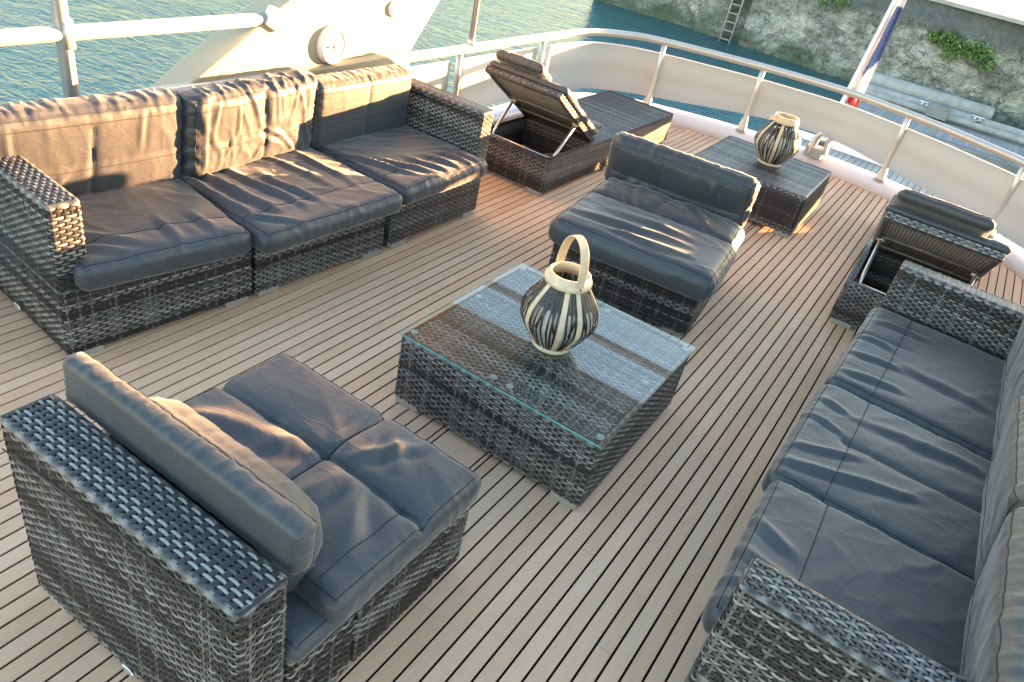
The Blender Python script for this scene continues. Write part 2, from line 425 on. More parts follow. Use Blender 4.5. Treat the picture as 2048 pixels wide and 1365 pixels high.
def feet(parent, spots, L=.10, W=.035, z=.027, mtl=None):
    for (x, y, ax) in spots:
        mb = MB()
        if ax == 'x': mb.box(x-L/2, x+L/2, y-W/2, y+W/2, .001, z)
        else: mb.box(x-W/2, x+W/2, y-L/2, y+L/2, .001, z)
        bevel(mb.build('foot', mtl or FOOT, parent), .003)

# ------------------------------------------------------------------ cushions
def ridged(v): return 1-abs(v)*2
def cushion(name, parent, M, w, d, t, seed=0, step=.0085, r=None, puff=.012, tufts=(), folds=(), wr=.004, wang=0., wscale=(9, 3), edge_wr=.003, sag=0, mats=None, shape=None, seams=(), label=None, warp=None, pucker=1.0, piping=True):
    """boxy cushion centred on its bottom face; local x width, y depth, z thickness"""
    r = r or t*.42
    nx = max(6, int(w/step)); ny = max(6, int(d/step)); nz = max(4, int(t/step))
    idx = {}; V = []; F = []
    def vid(i, j, k):
        key = (i, j, k)
        if key not in idx: idx[key] = len(V); V.append((-w/2+w*i/nx, -d/2+d*j/ny, t*k/nz))
        return idx[key]
    for i in range(nx):
        for j in range(ny):
            F.append((vid(i,j,nz), vid(i+1,j,nz), vid(i+1,j+1,nz), vid(i,j+1,nz)))
            F.append((vid(i,j,0), vid(i,j+1,0), vid(i+1,j+1,0), vid(i+1,j,0)))
    for i in range(nx):
        for k in range(nz):
            F.append((vid(i,0,k), vid(i+1,0,k), vid(i+1,0,k+1), vid(i,0,k+1)))
            F.append((vid(i,ny,k), vid(i,ny,k+1), vid(i+1,ny,k+1), vid(i+1,ny,k)))
    for j in range(ny):
        for k in range(nz):
            F.append((vid(0,j,k), vid(0,j,k+1), vid(0,j+1,k+1), vid(0,j+1,k)))
            F.append((vid(nx,j,k), vid(nx,j+1,k), vid(nx,j+1,k+1), vid(nx,j,k+1)))
    wr *= .62
    ca, sa = math.cos(wang), math.sin(wang); sd = seed*13.37
    out = []
    for (x, y, z) in V:
        p = Vector((x, y, z)); c = Vector((max(-w/2+r, min(w/2-r, x)), max(-d/2+r, min(d/2-r, y)), max(r, min(t-r, z))))
        o = p-c
        if o.length > 1e-7:
            n = o.normalized(); m_ = max(abs(o.x), abs(o.y), abs(o.z)); q = c+n*r
            # superelliptic: keep some boxiness
            q = q.lerp(p, .12)
        else: n = Vector((0,0,1 if z > t/2 else -1)); q = p
        top = max(0, n.z); side = math.hypot(n.x, n.y)
        ux = 2*x/w; uy = 2*y/d
        disp = 0.
        if top > 0:
            e = (1-abs(ux)**4)*(1-abs(uy)**4)
            disp += puff*e
            wx = x+.03*noise.noise((x*5+sd, y*5, 1.3)); wy = y+.03*noise.noise((x*5, y*5+sd, 7.7))
            for (x0, y0, x1, y1, dep, wid) in tufts:
                ax, ay, bx, by = x0*w/2, y0*d/2, x1*w/2, y1*d/2
                L2 = (bx-ax)**2+(by-ay)**2
                tt = max(0, min(1, ((x-ax)*(bx-ax)+(y-ay)*(by-ay))/L2)) if L2 > 0 else 0
                ds = math.hypot(x-ax-tt*(bx-ax), y-ay-tt*(by-ay))
                disp -= dep*math.exp(-ds/wid)
            for (x0, y0, x1, y1, amp, wid) in folds:
                ax, ay, bx, by = x0*w/2, y0*d/2, x1*w/2, y1*d/2
                L2 = (bx-ax)**2+(by-ay)**2
                tt = ((wx-ax)*(bx-ax)+(wy-ay)*(by-ay))/L2
                tc = max(0, min(1, tt)); sdist = ((wx-ax)*(by-ay)-(wy-ay)*(bx-ax))/math.sqrt(L2)
                over = (tt-tc)*math.sqrt(L2)
                env = math.sin(math.pi*min(1, max(0, tc*.9+.08)))**.6*math.exp(-(over/.03)**2)
                disp += amp*env*(math.exp(-(sdist/wid)**2)-.55*math.exp(-((sdist-wid*1.5)/wid)**2))
            wx += .016*noise.noise((x*13, y*13, 2.2+sd)); wy += .016*noise.noise((x*13+sd, y*13, 8.2))
            rx = (wx*ca+wy*sa)*wscale[0]; ry = (-wx*sa+wy*ca)*wscale[1]
            nv = noise.noise((rx+sd, ry, 3.1)); nv2 = noise.noise((rx*2.1+sd, ry*2.1, 9.1))
            disp += wr*((ridged(nv))**3-.35)+wr*.45*((ridged(nv2))**2-.4)
        if top > .1:
            ex = w/2-abs(x); ey = d/2-abs(y); em = min(ex, ey); sl = y if ex < ey else x
            if em < .09:
                pk = noise.noise((sl*34+sd, em*6, (2 if ex < ey else 6)+sd))
                disp += -.0035*pucker*math.exp(-em/.035)*max(0, ridged(pk))**4*top
        if side > .25:
            s_ = x if abs(n.y) > abs(n.x) else y
            nv = noise.noise((s_*26+sd, z*8, (7 if abs(n.y) > abs(n.x) else 3)+sd))
            disp += edge_wr*side*(ridged(nv)**3-.4)
            # centre of the border bulges a little
            disp += .006*side*math.sin(math.pi*min(1, max(0, z/t)))
        q = q+n*disp
        if sag: q.z -= sag*(1-ux*ux)*(1-uy*uy)
        if warp: q = Vector(warp(q.x, q.y, q.z))
        out.append(q)
    mb = MB(); mb.add([tuple(q) for q in out], F, 0, .5)
    o = mb.build(name, mats or FAB, parent, smooth=True, M=M)
    seams = list(seams)
    if piping:
        qx = 1-2*(r*.42)/w; qy = 1-2*(r*.42)/d
        seams.append([(-qx,-qy),(qx,-qy),(qx,qy),(-qx,qy),(-qx,-qy)])
    if seams:
        bv = BVHTree.FromPolygons(out, F)
        for pl in seams:
            sm = MB(); pts = []
            for a, b_ in zip(pl[:-1], pl[1:]):
                k = max(2, int(math.hypot((b_[0]-a[0])*w/2, (b_[1]-a[1])*d/2)/.012))
                for i in range(k):
                    u = a[0]+(b_[0]-a[0])*i/k; vv = a[1]+(b_[1]-a[1])*i/k
                    hit = bv.ray_cast(Vector((u*w/2, vv*d/2, t+.2)), Vector((0,0,-1)))
                    if hit[0] is not None: pts.append(hit[0]+Vector((0,0,.0004)))
            if len(pts) > 3:
                sm.tube(pts, .0017, 5); so = sm.build('seam', SEAM, o, smooth=True)
    if label: o['label'] = label
    return o

def wm(parent, Mw):
    return parent.matrix_basis.inverted() @ Mw
def Rz(a): return Matrix.Rotation(a, 4, 'Z')
def Rx(a): return Matrix.Rotation(a, 4, 'X')
def Ry(a): return Matrix.Rotation(a, 4, 'Y')
def T(x, y, z): return Matrix.Translation((x, y, z))

# ------------------------------------------------------------------ world, sun, camera
scene = bpy.context.scene
W = bpy.data.worlds.new('World'); scene.world = W; W.use_nodes = True
nt = W.node_tree; bg = nt.nodes['Background']
sky = nt.nodes.new('ShaderNodeTexSky'); sky.sky_type = 'NISHITA'; sky.sun_disc = False
sky.sun_elevation = SUN_EL; sky.sun_rotation = SUN_AZ; sky.air_density = 1.0; sky.dust_density = .6; sky.ozone_density = 1.05
nt.links.new(sky.outputs[0], bg.inputs['Color']); bg.inputs['Strength'].default_value = .085
sun = bpy.data.lights.new('sun', 'SUN'); sun.energy = 5.0; sun.angle = R(.5); sun.color = (1, .51, .21)
so = bpy.data.objects.new('sun', sun); C.objects.link(so)
sd = Vector((math.sin(SUN_AZ)*math.cos(SUN_EL), math.cos(SUN_AZ)*math.cos(SUN_EL), math.sin(SUN_EL)))
so.rotation_euler = sd.to_track_quat('Z', 'Y').to_euler(); so.location = (5, 10, 8)
scene.view_settings.view_transform = 'Standard'; scene.view_settings.look = 'None'; scene.view_settings.gamma = 1
scene.view_settings.exposure = 4.15

cam = bpy.data.cameras.new('camera'); co = bpy.data.objects.new('camera', cam); C.objects.link(co)
cam.sensor_width = 36; cam.lens = 26.5537; cam.clip_end = 1500; cam.clip_start = .05
m3 = Matrix(((0.8182323,-0.4396037,0.3704651),(0.5424977,0.3771826,-0.7506194),(0.1902421,0.8151576,0.5471070)))
co.matrix_basis = Matrix.Translation((0,0,1.75)) @ m3.to_4x4()
scene.camera = co

# ------------------------------------------------------------------ setting: deck, curb, hulls, water, quay
arc_pts = [(-2.80,-3.5),(-2.80,1),(-2.80,3),(-2.80,4.6),(-2.79,5.3),(-2.70,5.75),(-2.50,6.02),(-2.3,6.16),(-1.95,6.30),(-1.54,6.42),(-.95,6.50),(-.39,6.44),(.02,6.30),(.44,6.06),(.75,5.75),(.98,5.3),(1.06,4.7),(1.08,3),(1.08,1),(1.08,-3.5)]
ARC = catmull([(x,y,0) for x,y in arc_pts], 8)
def offset(path, d):
    out = []
    for i, p in enumerate(path):
        a = path[max(0,i-1)]; b = path[min(len(path)-1,i+1)]; t = (b-a); t.z = 0; t.normalize()
        out.append(p+Vector((-t.y, t.x, 0))*d)      # left of travel = outwards (path runs clockwise)
    return out
def sweep(mb, path, prof, mi=0, closed=True):
    """prof: list of (offset, z)"""
    rings = [offset(path, o) for o, z in prof]; n = len(path); V = []
    for r_, (o, z) in zip(rings, prof):
        V += [(p.x, p.y, z+p.z) for p in r_]
    m = len(prof); F = []
    for a in range(m if closed else m-1):
        b = (a+1) % m
        for i in range(n-1): F.append((a*n+i, a*n+i+1, b*n+i+1, b*n+i))
    mb.add(V, F, mi)

# deck planks: real boards with caulked gaps, clipped under the curb
PX0 = -.2597; PS = .049613
lines = [PX0+PS*k for k in range(-11, 29)] + [PX0+PS*k for k in (-15.96,-15.54,-12.15,-11.79)] + [PX0+PS*(-15.96-.988*k) for k in range(1, 40)]
lines = sorted(set(round(l,4) for l in lines if -2.9 < l < 1.14))
def yend(x):
    best = 0
    for a, b in zip(ARC[:-1], ARC[1:]):
        if (a.x-x)*(b.x-x) <= 0 and abs(a.x-b.x) > 1e-6:
            best = max(best, a.y+(b.y-a.y)*(x-a.x)/(b.x-a.x))
    return best if best else 3
mb = MB()
for a, b in zip(lines[:-1], lines[1:]):
    g = .0036; x0, x1 = a+g, b-g
    y = -3.0+random.uniform(0, 2); yy = [-3.4]
    while y < 6.6: yy.append(y); y += random.uniform(2.6, 4.2)
    y0e = max(yend(x0), 3.0); y1e = max(yend(x1), 3.0)
    yy = [v for v in yy if v < min(y0e, y1e)-.1]
    for i, ya in enumerate(yy):
        c = random.random()
        if i < len(yy)-1: e0 = e1 = yy[i+1]-.0013
        else: e0, e1 = y0e, y1e
        V = [(x0,ya,0),(x1,ya,0),(x1,e1,0),(x0,e0,0),(x0,ya,-.01),(x1,ya,-.01),(x1,e1,-.01),(x0,e0,-.01)]
        mb.add(V, [(0,1,2,3),(4,7,6,5),(0,4,5,1),(1,5,6,2),(2,6,7,3),(3,7,4,0)], 0, c)
nn = len(ARC)
mb.add([(p.x, p.y, -.0045) for p in ARC], [tuple(range(nn))[::-1]], 1)
deck = mb.build('deck', [TEAK, CAULK]); tag(deck, kind='structure')

mb = MB(); sweep(mb, ARC, [(-.045,-.006),(-.035,.075),(-.012,.098),(.05,.105),(.115,.098),(.13,.07),(.13,-.06),(.06,-.06)])
cb = mb.build('deck_kerb', WHITE, smooth=True); tag(cb, kind='structure')
mb = MB(); sweep(mb, ARC, [(.06,-.065),(.10,-.065),(-.25,-3.6),(-.35,-3.6)])
hl = mb.build('hull_side', WHITE); tag(hl, kind='structure')
# lower aft deck
mb = MB()
def ly(x): return 16.05-.012*(x+.9)**2
xs = np.arange(-3.1, 3.0, .115)
for i, (a, b) in enumerate(zip(xs[:-1], xs[1:])):
    x0, x1 = a+.005, b-.005; c = random.random()
    V = [(x0,6,-2.1),(x1,6,-2.1),(x1,ly(x1),-2.1),(x0,ly(x0),-2.1)]
    mb.add(V, [(0,1,2,3)], 0, c)
mb.add([(-3.1,5.5,-2.106),(3,5.5,-2.106),(3,16.0,-2.106),(-3.1,15.95,-2.106)], [(0,1,2,3)], 1)
ld = mb.build('lower_deck', [TEAKG, CAULK]); tag(ld, kind='structure')
mb = MB()
edge = [Vector((-3.1,6,0))]+[Vector((-3.1,y,0)) for y in (9,12,15)]+[Vector((-3.0,15.8,0)),Vector((-2.7,16.02,0))]+[Vector((x,ly(x)+.02,0)) for x in np.arange(-2.3,2.9,.4)]+[Vector((2.9,15.8,0)),Vector((3.0,15,0)),Vector((3.0,6,0))]
sweep(mb, edge, [(-.05,-2.12),(-.05,-2.02),(.16,-2.0),(.2,-2.08),(.1,-3.6),(0,-3.6)])
lh = mb.build('lower_hull', WHITE, smooth=False); tag(lh, kind='structure')

mb = MB(); mb.add([(-400,-300,WATER_Z),(400,-300,WATER_Z),(400,700,WATER_Z),(-400,700,WATER_Z)], [(0,1,2,3)])
wt = mb.build('water', WATER); tag(wt, kind='structure')

# quay wall: displaced rubble masonry, 30 m off
def quay_wall():
    mb = MB(); X0, X1 = -15.1, 26; Z0, Z1 = -3.7, -.06; st = .065
    nx = int((X1-X0)/st); nz = int((Z1-Z0)/st)
    V = []; col = []
    for k in range(nz+1):
        z = Z0+(Z1-Z0)*k/nz
        for i in range(nx+1):
            x = X0+(X1-X0)*i/nx
            yb = 30.6+.25*math.sin(x*.5)+ (0.35 if x < -10.6 else 0)*(1)
            q = Vector((x*1.25+.35*noise.noise((x*1.1,z*1.1,0)), z*1.9+.35*noise.noise((x*1.1,z*1.1,5)), 0))
            ds, _ = noise.voronoi(q)
            e = ds[1]-ds[0]
            smooth_l = min(1, max(0, (-8.2-x)/1.5)) if x < -8 else 0       # rendered stretch on the left
            topr = min(1, max(0, (z+.85+.35*noise.noise((x*.8, z, 2)))/.15))
            rub = (1-.8*smooth_l)*(1-topr)
            rough = .12*noise.fractal((x*.9, z*1.1, 4), 1, 2, 5)+.05*noise.noise((x*5, z*5, 1))
            dep = rub*(-.07*math.exp(-e/.05)+.05*noise.cell((q.x,q.y,0)))+rough*(.4+.6*rub)
            # recess with the ladder
            if -9.42 < x < -8.72: dep -= .30
            y = yb-dep*1.1+ (3.0+z)*-.03
            V.append((x, y, z)); col.append(min(1, rub*math.exp(-e/.035)*.55*min(1,max(0,.5+1.6*noise.noise((x*.6,z*.8,11)))) + (.45 if -9.42 < x < -8.72 else 0)))
    F = [(k*(nx+1)+i, k*(nx+1)+i+1, (k+1)*(nx+1)+i+1, (k+1)*(nx+1)+i) for k in range(nz) for i in range(nx)]
    mb.add(V, F, 0, np.array(col))
    # the return end of the wall and the core behind it
    mb.add([(X0,30.9,Z0),(X0,60,Z0),(X0,60,Z1),(X0,30.9,Z1)], [(0,1,2,3)], 0, 0.)
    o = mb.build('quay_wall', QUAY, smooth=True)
    tag(o, 'old rough stone quay wall with green stains across the harbour water', 'wall')
    # coping and paved top
    mb = MB(); mb.box(X0-.05, X1, 30.1, 31.1, Z1-.02, Z1+.10)
    c = mb.build('coping', QTOP, o)
    mb = MB(); mb.add([(X0,31.0,Z1+.04),(X1+60,31.0,Z1+.04),(X1+60,75,Z1+.04),(X0,75,Z1+.04)], [(0,1,2,3)])
    g = mb.build('quay', QTOP); tag(g, kind='structure')
quay_wall()
def add_sun_blocker():  # added out of view to block low sun from the right of the deck
    root = empty('sun_blocker', (34.55, 40, -.02)); tag(root, 'unseen block with roof and doors added on the quay to keep low sun off the right side', 'sun blocker')
    mb = MB(); mb.box(-12.7, 15, -4, 5, 0, 6.2); mb.build('wall', QTOP, root)
    mb = MB(); V = [(-13.1,-4.5,6.2),(15.4,-4.5,6.2),(15.4,.5,8.0),(-13.1,.5,8.0),(-13.1,5.5,6.2),(15.4,5.5,6.2)]
    mb.add(V, [(0,1,2,3),(3,2,5,4),(0,3,4),(1,5,2),(0,4,5,1)]); mb.build('roof', CONC, root)
    for k in range(6):
        mb = MB(); mb.box(-11+k*4.4, -9+k*4.4, -4.06, -3.99, .02, 3.0); mb.build('door', BLACK, root)
add_sun_blocker()
# ladder
mb_root = empty('quay_ladder', (-9.08, 30.35, -3.2))
tag(mb_root, 'rusty steel ladder fixed in a recess of the stone quay wall', 'ladder')
LADM = m_simple('ladder_steel', (.42,.41,.38), .6, .2, var=.3, scale=6)
for s in (-.2, .2):
    mb = MB(); mb.tube([(s,0,-.1),(s,0,3.2)], .028, 8); mb.build('rail', LADM, mb_root, True)
for k in range(10):
    mb = MB(); z = .12+k*.31; mb.tube([(-.2,0,z),(.2,0,z)], .02, 6); mb.build('rung', LADM, mb_root, True)
# plants on the wall
STEMM = m_simple('stem_brown', (.10,.08,.05), .8)
def wall_plant(x0, x1, z0, z1, n, name_label, seed, sz=.07):
    r = random.Random(seed); root = empty('wall_plant', ((x0+x1)/2, 30.45, (z0+z1)/2)); tag(root, name_label, 'plant')
    mb = MB(); cl = [(r.uniform(x0,x1), r.uniform(z0,z1), r.uniform(.12,.3)) for _ in range(max(3, int(n/90)))]
    for i in range(n):
        c = r.choice(cl); a = r.uniform(0,6.28); rr = c[2]*abs(r.gauss(0,.7)); hump = max(0, 1-(rr/.5)**2)
        p = Vector((c[0]+rr*math.cos(a)*1.2, 30.42-r.uniform(0,.32)*hump-.02, c[1]+rr*math.sin(a)*.8))
        u = Vector((r.uniform(-1,1), r.uniform(-1,1), r.uniform(-1,1))).normalized(); w_ = u.cross(Vector((r.uniform(-1,1), r.uniform(-1,1), r.uniform(-1,1)))).normalized()
        s = sz*r.uniform(.5,1.25)
        V = [tuple(p-root.location-u*s), tuple(p-root.location+w_*s*.5), tuple(p-root.location+u*s), tuple(p-root.location-w_*s*.5)]
        mb.add(V, [(0,1,2,3)], 0, min(1,max(0,r.betavariate(1.6,2.2)+.15*hump)))
    mb.build('foliage', LEAF, root)
    for c in cl[:6]: stm=MB(); stm.tube([(c[0]-root.location.x, .05, c[1]-root.location.z-.1), (c[0]-root.location.x+.05, -.12, c[1]-root.location.z+.12)], .012, 5); stm.build('stem', STEMM, root, True)
wall_plant(-2.3, -.15, -1.55, -.95, 1500, 'large bright green plant growing out of the quay wall', 3)
wall_plant(-6.1, -5.4, -1.15, -.75, 260, 'small dark weed on the quay wall right of the ladder', 5, .055)
wall_plant(-4.0, -3.75, -1.45, -1.2, 120, 'tiny weed on the quay wall beside the flag', 8, .05)

# floating pontoon
def pontoon():
    root = empty('pontoon', (0, 26, -2.75)); tag(root, 'long grey floating pontoon with planks moored at the foot of the quay wall', 'pontoon')
    def L(p): return (p[0], p[1]-26, p[2]+2.75)
    mb = MB()
    for i in range(120):
        x = -3.2+i*.15; c = random.random()
        mb.add([L((x,23.9,-2.8)), L((x+.135,23.9,-2.8)), L((x+.135,26.1,-2.8)), L((x,26.1,-2.8))], [(0,1,2,3)], 0, c)
    mb.build('planking', TEAKG, root)
    mb = MB(); mb.box(-3.4, 15, -2.3, 2.3, -.5, -.06); bevel(mb.build('float', CONC, root), .03)
    for (p0, p1, rr) in (((-3.6,28.0,-2.55),(.45,28.25,-2.55),.26), ((-3.3,26.45,-2.68),(15,27.2,-2.68),.09), ((-3.3,26.9,-2.66),(15,28.3,-2.66),.16)):
        mb = MB(); a = Vector(L(p0)); b = Vector(L(p1)); n = 14
        pts = [a.lerp(b, t) for t in (0,.005,.012,.5,.988,.995,1)]
        mb.tube(pts, [rr*.3, rr*.75, rr, rr, rr, rr*.75, rr*.3], 14)
        mb.build('fender', PGREY, root, True)
    for (x, y) in ((-1.4, 26.6), (.1, 26.9), (2.6, 27.2)):
        mb = MB(); a = L((x,y,-2.6))
        mb.tube([(a[0]-.18,a[1],a[2]+.12),(a[0]+.18,a[1],a[2]+.12)], .03, 8); mb.tube([(a[0]-.07,a[1],a[2]-.05),(a[0]-.07,a[1],a[2]+.12)], .03, 8); mb.tube([(a[0]+.07,a[1],a[2]-.05),(a[0]+.07,a[1],a[2]+.12)], .03, 8)
        mb.build('cleat', STEEL, root, True)
    mb = MB(); a = L((-.95,26.35,-2.55)); mb.box(a[0]-.3,a[0]+.3,a[1]-.2,a[1]+.2,a[2]-.2,a[2]+.15); bevel(mb.build('box', CONC, root), .02)
    mb = MB(); mb.tube(catmull([L((-1.2,26.4,-2.45)), L((-.6,26.7,-2.62)), L((0,26.75,-2.6)), L((.3,26.95,-2.5))], 6), .025, 6); mb.build('mooring_rope', FOOT, root, True)
pontoon()

# ------------------------------------------------------------------ guard rail, windbreak panels, superstructure
def guard_rail():
    root = empty('guard_rail', (-.9, 6.45, .1)); tag(root, 'curved white and steel guard rail with cream windbreak panels around the deck stern', 'railing')
    def L(p): return (p[0]+.9, p[1]-6.45, p[2]-.1)
    rp = [(-2.83,-3.3,.593),(-2.82,0,.593),(-2.81,2.5,.593),(-2.80,4.2,.596),(-2.79,5.2,.60),(-2.74,5.68,.606),(-2.60,5.93,.612),(-2.41,6.09,.62),(-2.05,6.25,.62),(-1.62,6.39,.62),(-1.2,6.48,.62),(-.85,6.51,.62),(-.41,6.40,.622),(-.1,6.29,.622),(.25,6.12,.622),(.44,6.0,.622),(.75,5.7,.62),(.98,5.25,.62),(1.05,4.6,.62),(1.06,2,.62),(1.06,-3.3,.62)]
    path = catmull(rp, 26)
    mb = MB(); mb.tube([L(p) for p in path], .028, 16); mb.build('top_rail', RAILW, root, True)
    mb = MB(); mb.tube([L(p) for p in [(-2.83,-3.3,.857),(-2.82,0,.857),(-2.82,1.59,.857),(-2.82,2.52,.855)]], .028, 16); mb.build('upper_rail', RAILW, root, True)
    mb = MB(); mb.obox(T(*L((-2.80,2.54,.86))) @ Rx(R(-30)), .045, .08, .09); bevel(mb.build('bracket', WHITE, root), .006)
    posts = [(-2.82,-1.4),(-2.82,.2),(-2.82,3.05),(-2.80,4.05),(-2.78,5.05),(-2.3,6.13),(-1.54,6.41),(-.39,6.43),(.44,6.05),(1.02,5.1),(1.06,3.6),(1.06,2.0),(1.06,.4)]
    def closest(x, y):
        return min(path, key=lambda p: (p.x-x)**2+(p.y-y)**2)
    for (x, y) in posts:
        q = closest(x, y); mb = MB()
        mb.tube([L((x,y,.10)), L((x,y,.12)), L((x*.97+q.x*.03,y,.22)), L((x+(q.x-x)*.5,y+(q.y-y)*.5,.42)), L((q.x,q.y,q.z-.01))], [.042,.038,.021,.0195,.0195], 14)
        mb.build('post', RAILS, root, True)
    # panels between posts
    def seg(i0, i1, zb=.19, zt=.522, gap=.004):
        pts = path[i0:i1]
        out = []; d = 0
        tot = sum((b-a).length for a, b in zip(pts[:-1], pts[1:]))
        for a, b in zip(pts[:-1], pts[1:]):
            if d > gap and d < tot-gap: out.append(a.copy())
            d += (b-a).length
        mb = MB(); V = []; F = []; n = len(out)
        off = offset(out, .020); off2 = offset(out, .027)
        zbf = lambda p: .15+.10*math.exp(-((p.x+1.1)/1.0)**2) if p.y > 5.5 else .17
        for o_ in (off, off2):
            V += [L((p.x, p.y, zbf(p))) for p in o_]; V += [L((p.x, p.y, (zbf(p)+zt)/2)) for p in o_]; V += [L((p.x, p.y, zt)) for p in o_]
        for k in (0, 3):
            for r_ in (0, 1):
                for i in range(n-1):
                    a = (k+r_)*n+i; F.append((a, a+1, a+1+n, a+n))
        for i in range(n-1): F.append((2*n+i, 2*n+i+1, 5*n+i+1, 5*n+i)); F.append((i, i+1, 3*n+i+1, 3*n+i))
        F.append((0, n, 4*n, 3*n)); F.append((n,2*n,5*n,4*n)); F.append((n-1, 2*n-1, 5*n-1, 4*n-1)); F.append((2*n-1,3*n-1,6*n-1,5*n-1))
        mb.add(V, F); mb.build('windbreak_panel', PANEL, root, True)
        e = MB(); e.tube([L((p.x, p.y, zt)) for p in offset(out, .0235)], .006, 6); e.build('panel_edge', WHITE, root, True)
    def idx(x, y): return min(range(len(path)), key=lambda i: (path[i].x-x)**2+(path[i].y-y)**2)
    ks = [idx(x, y) for x, y in posts]
    ks = [idx(-2.82,-3.2)]+ks
    for a, b in zip(ks[:-1], ks[1:]):
        if b-a > 8: seg(a, b+1)
RAILW = m_simple('painted_rail', (.44,.43,.42), .3, .35, var=.04, scale=5)
RAILS = m_simple('steel_post', (.55,.54,.52), .42, .7, var=.06, scale=12)
guard_rail()

def radar_arch():
    root = empty('radar_arch', (-2.9, 2.6, .1)); tag(root, 'slanted cream superstructure arch beside the left sofa carrying a round speaker', 'arch')
    def L(p): return (p[0]+2.9, p[1]-2.6, p[2]-.1)
    poly = [(1.30,.10),(2.12,.637),(2.62,.93),(3.12,1.40),(3.60,2.02),(4.45,2.02),(4.05,1.30),(3.77,.893),(3.49,.556),(3.42,.10)]
    n = len(poly)
    for xa, xb in ((-2.80,-2.97),(1.31,1.14)):
        mb = MB()
        V = [L((xa,y,z)) for y,z in poly]+[L((xb,y,z)) for y,z in poly]
        F = [tuple(range(n)), tuple(range(n,2*n))[::-1]]+[(i, n+i, n+(i+1)%n, (i+1)%n) for i in range(n)]
        mb.add(V, F); bevel(mb.build('side_panel', CREAM, root), .012, 3)
    xa = -2.80
    mb = MB(); q = [(1.95,.15),(2.35,.60),(3.53,.628),(3.50,.15)]
    V = [L((xa+.022,y,z)) for y,z in q]+[L((xa+.002,y,z)) for y,z in [(1.90,.13),(2.33,.615),(3.545,.645),(3.52,.13)]]
    mb.add(V, [(0,1,2,3),(0,4,5,1),(1,5,6,2),(2,6,7,3),(3,7,4,0)]); bevel(mb.build('moulding', CREAM, root), .006)
    mb = MB(); V = []; prof = [(3.60,2.02),(4.45,2.02),(4.50,2.10),(4.40,2.17),(3.55,2.17),(3.50,2.10)]; m = len(prof)
    for x in (-2.97, 1.31): V += [L((x,y,z)) for y,z in prof]
    mb.add(V, [tuple(range(m))[::-1], tuple(range(m,2*m))]+[(i,(i+1)%m,m+(i+1)%m,m+i) for i in range(m)]); bevel(mb.build('wing', CREAM, root), .02, 3)
    mb = MB(); mb.tube([L((-2.9,4.93,2.02)), L((1.25,4.93,2.02))], .035, 10); mb.build('light_bar', RAILW, root, True)
    for x in (-2.9,-.8,1.25):
        mb = MB(); mb.tube([L((x,4.40,2.10)), L((x,4.93,2.02))], .02, 8); mb.build('stay', RAILW, root, True)
radar_arch()
# round speaker
def speaker():
    y, z = 2.905, .718
    root = empty('marine_speaker', (-2.80, y, z)); tag(root, 'round white loudspeaker on the cream slanted panel', 'speaker')
    Mx = Ry(R(90))
    def put(mb, name, m, par=root): 
        o = mb.build(name, m, par, True, M=Mx); return o
    mb = MB(); mb.lathe([(.092,0),(.094,.012),(.090,.030),(.082,.036),(.072,.034),(.070,.026),(0.0001,.026)], 40); put(mb, 'housing', WHITE)
    mb = MB(); mb.lathe([(.068,.027),(.05,.033),(.02,.036),(.0001,.036)], 36); put(mb, 'grille', m_simple('grille', (.62,.60,.54), .5, var=.3, scale=220))
    mb = MB(); mb.lathe([(.014,.037),(.012,.040),(.0001,.040)], 20); put(mb, 'centre_cap', FOOT)
    for s in (-1, 1):
        mb = MB(); mb.box(-.003,.003, s*.040-.016, s*.040+.016, .034, .038); put(mb, 'slot', BLACK)
speaker()
def vent():
    root = empty('deck_vent', (-2.80, 3.36, .868)); tag(root, 'small white louvred vent high on the cream slanted panel', 'vent')
    mb = MB(); mb.lathe([(.040,0),(.042,.010),(.036,.018),(.0001,.018)], 28); mb.build('cover', WHITE, root, True, M=Ry(R(90)))
    for k in range(-2,3):
        mb = MB(); mb.box(-.0015,.0015,-.022,.022,.018,.021); mb.build('slot', FOOT, root, M=Ry(R(90)) @ T(k*.010,0,0))
vent()
for (x, y, z0, rr, lab) in ((-2.815,1.59,.10,.027,'thick white pole crossing the side rail behind the left sofa end'), (-2.80,4.14,.62,.018,'thin steel pole rising from the rail near the lounger')):
    root = empty('rail_pole', (x, y, z0)); tag(root, lab, 'pole')
    mb = MB(); mb.tube([(0,0,0),(.0,-.03,2.4-z0)], rr, 14); mb.build('tube', RAILW if rr > .02 else RAILS, root, True)
    mb = MB(); mb.tube([(0,0,-.01),(0,0,.03)], rr*1.35, 14); mb.build('collar', RAILS, root, True)
    if rr > .02:
        mb = MB(); mb.tube([(0,-.002,.857-z0-.05),(0,-.002,.857-z0+.05)], rr*1.14, 14); mb.build('joint', RAILW, root, True)

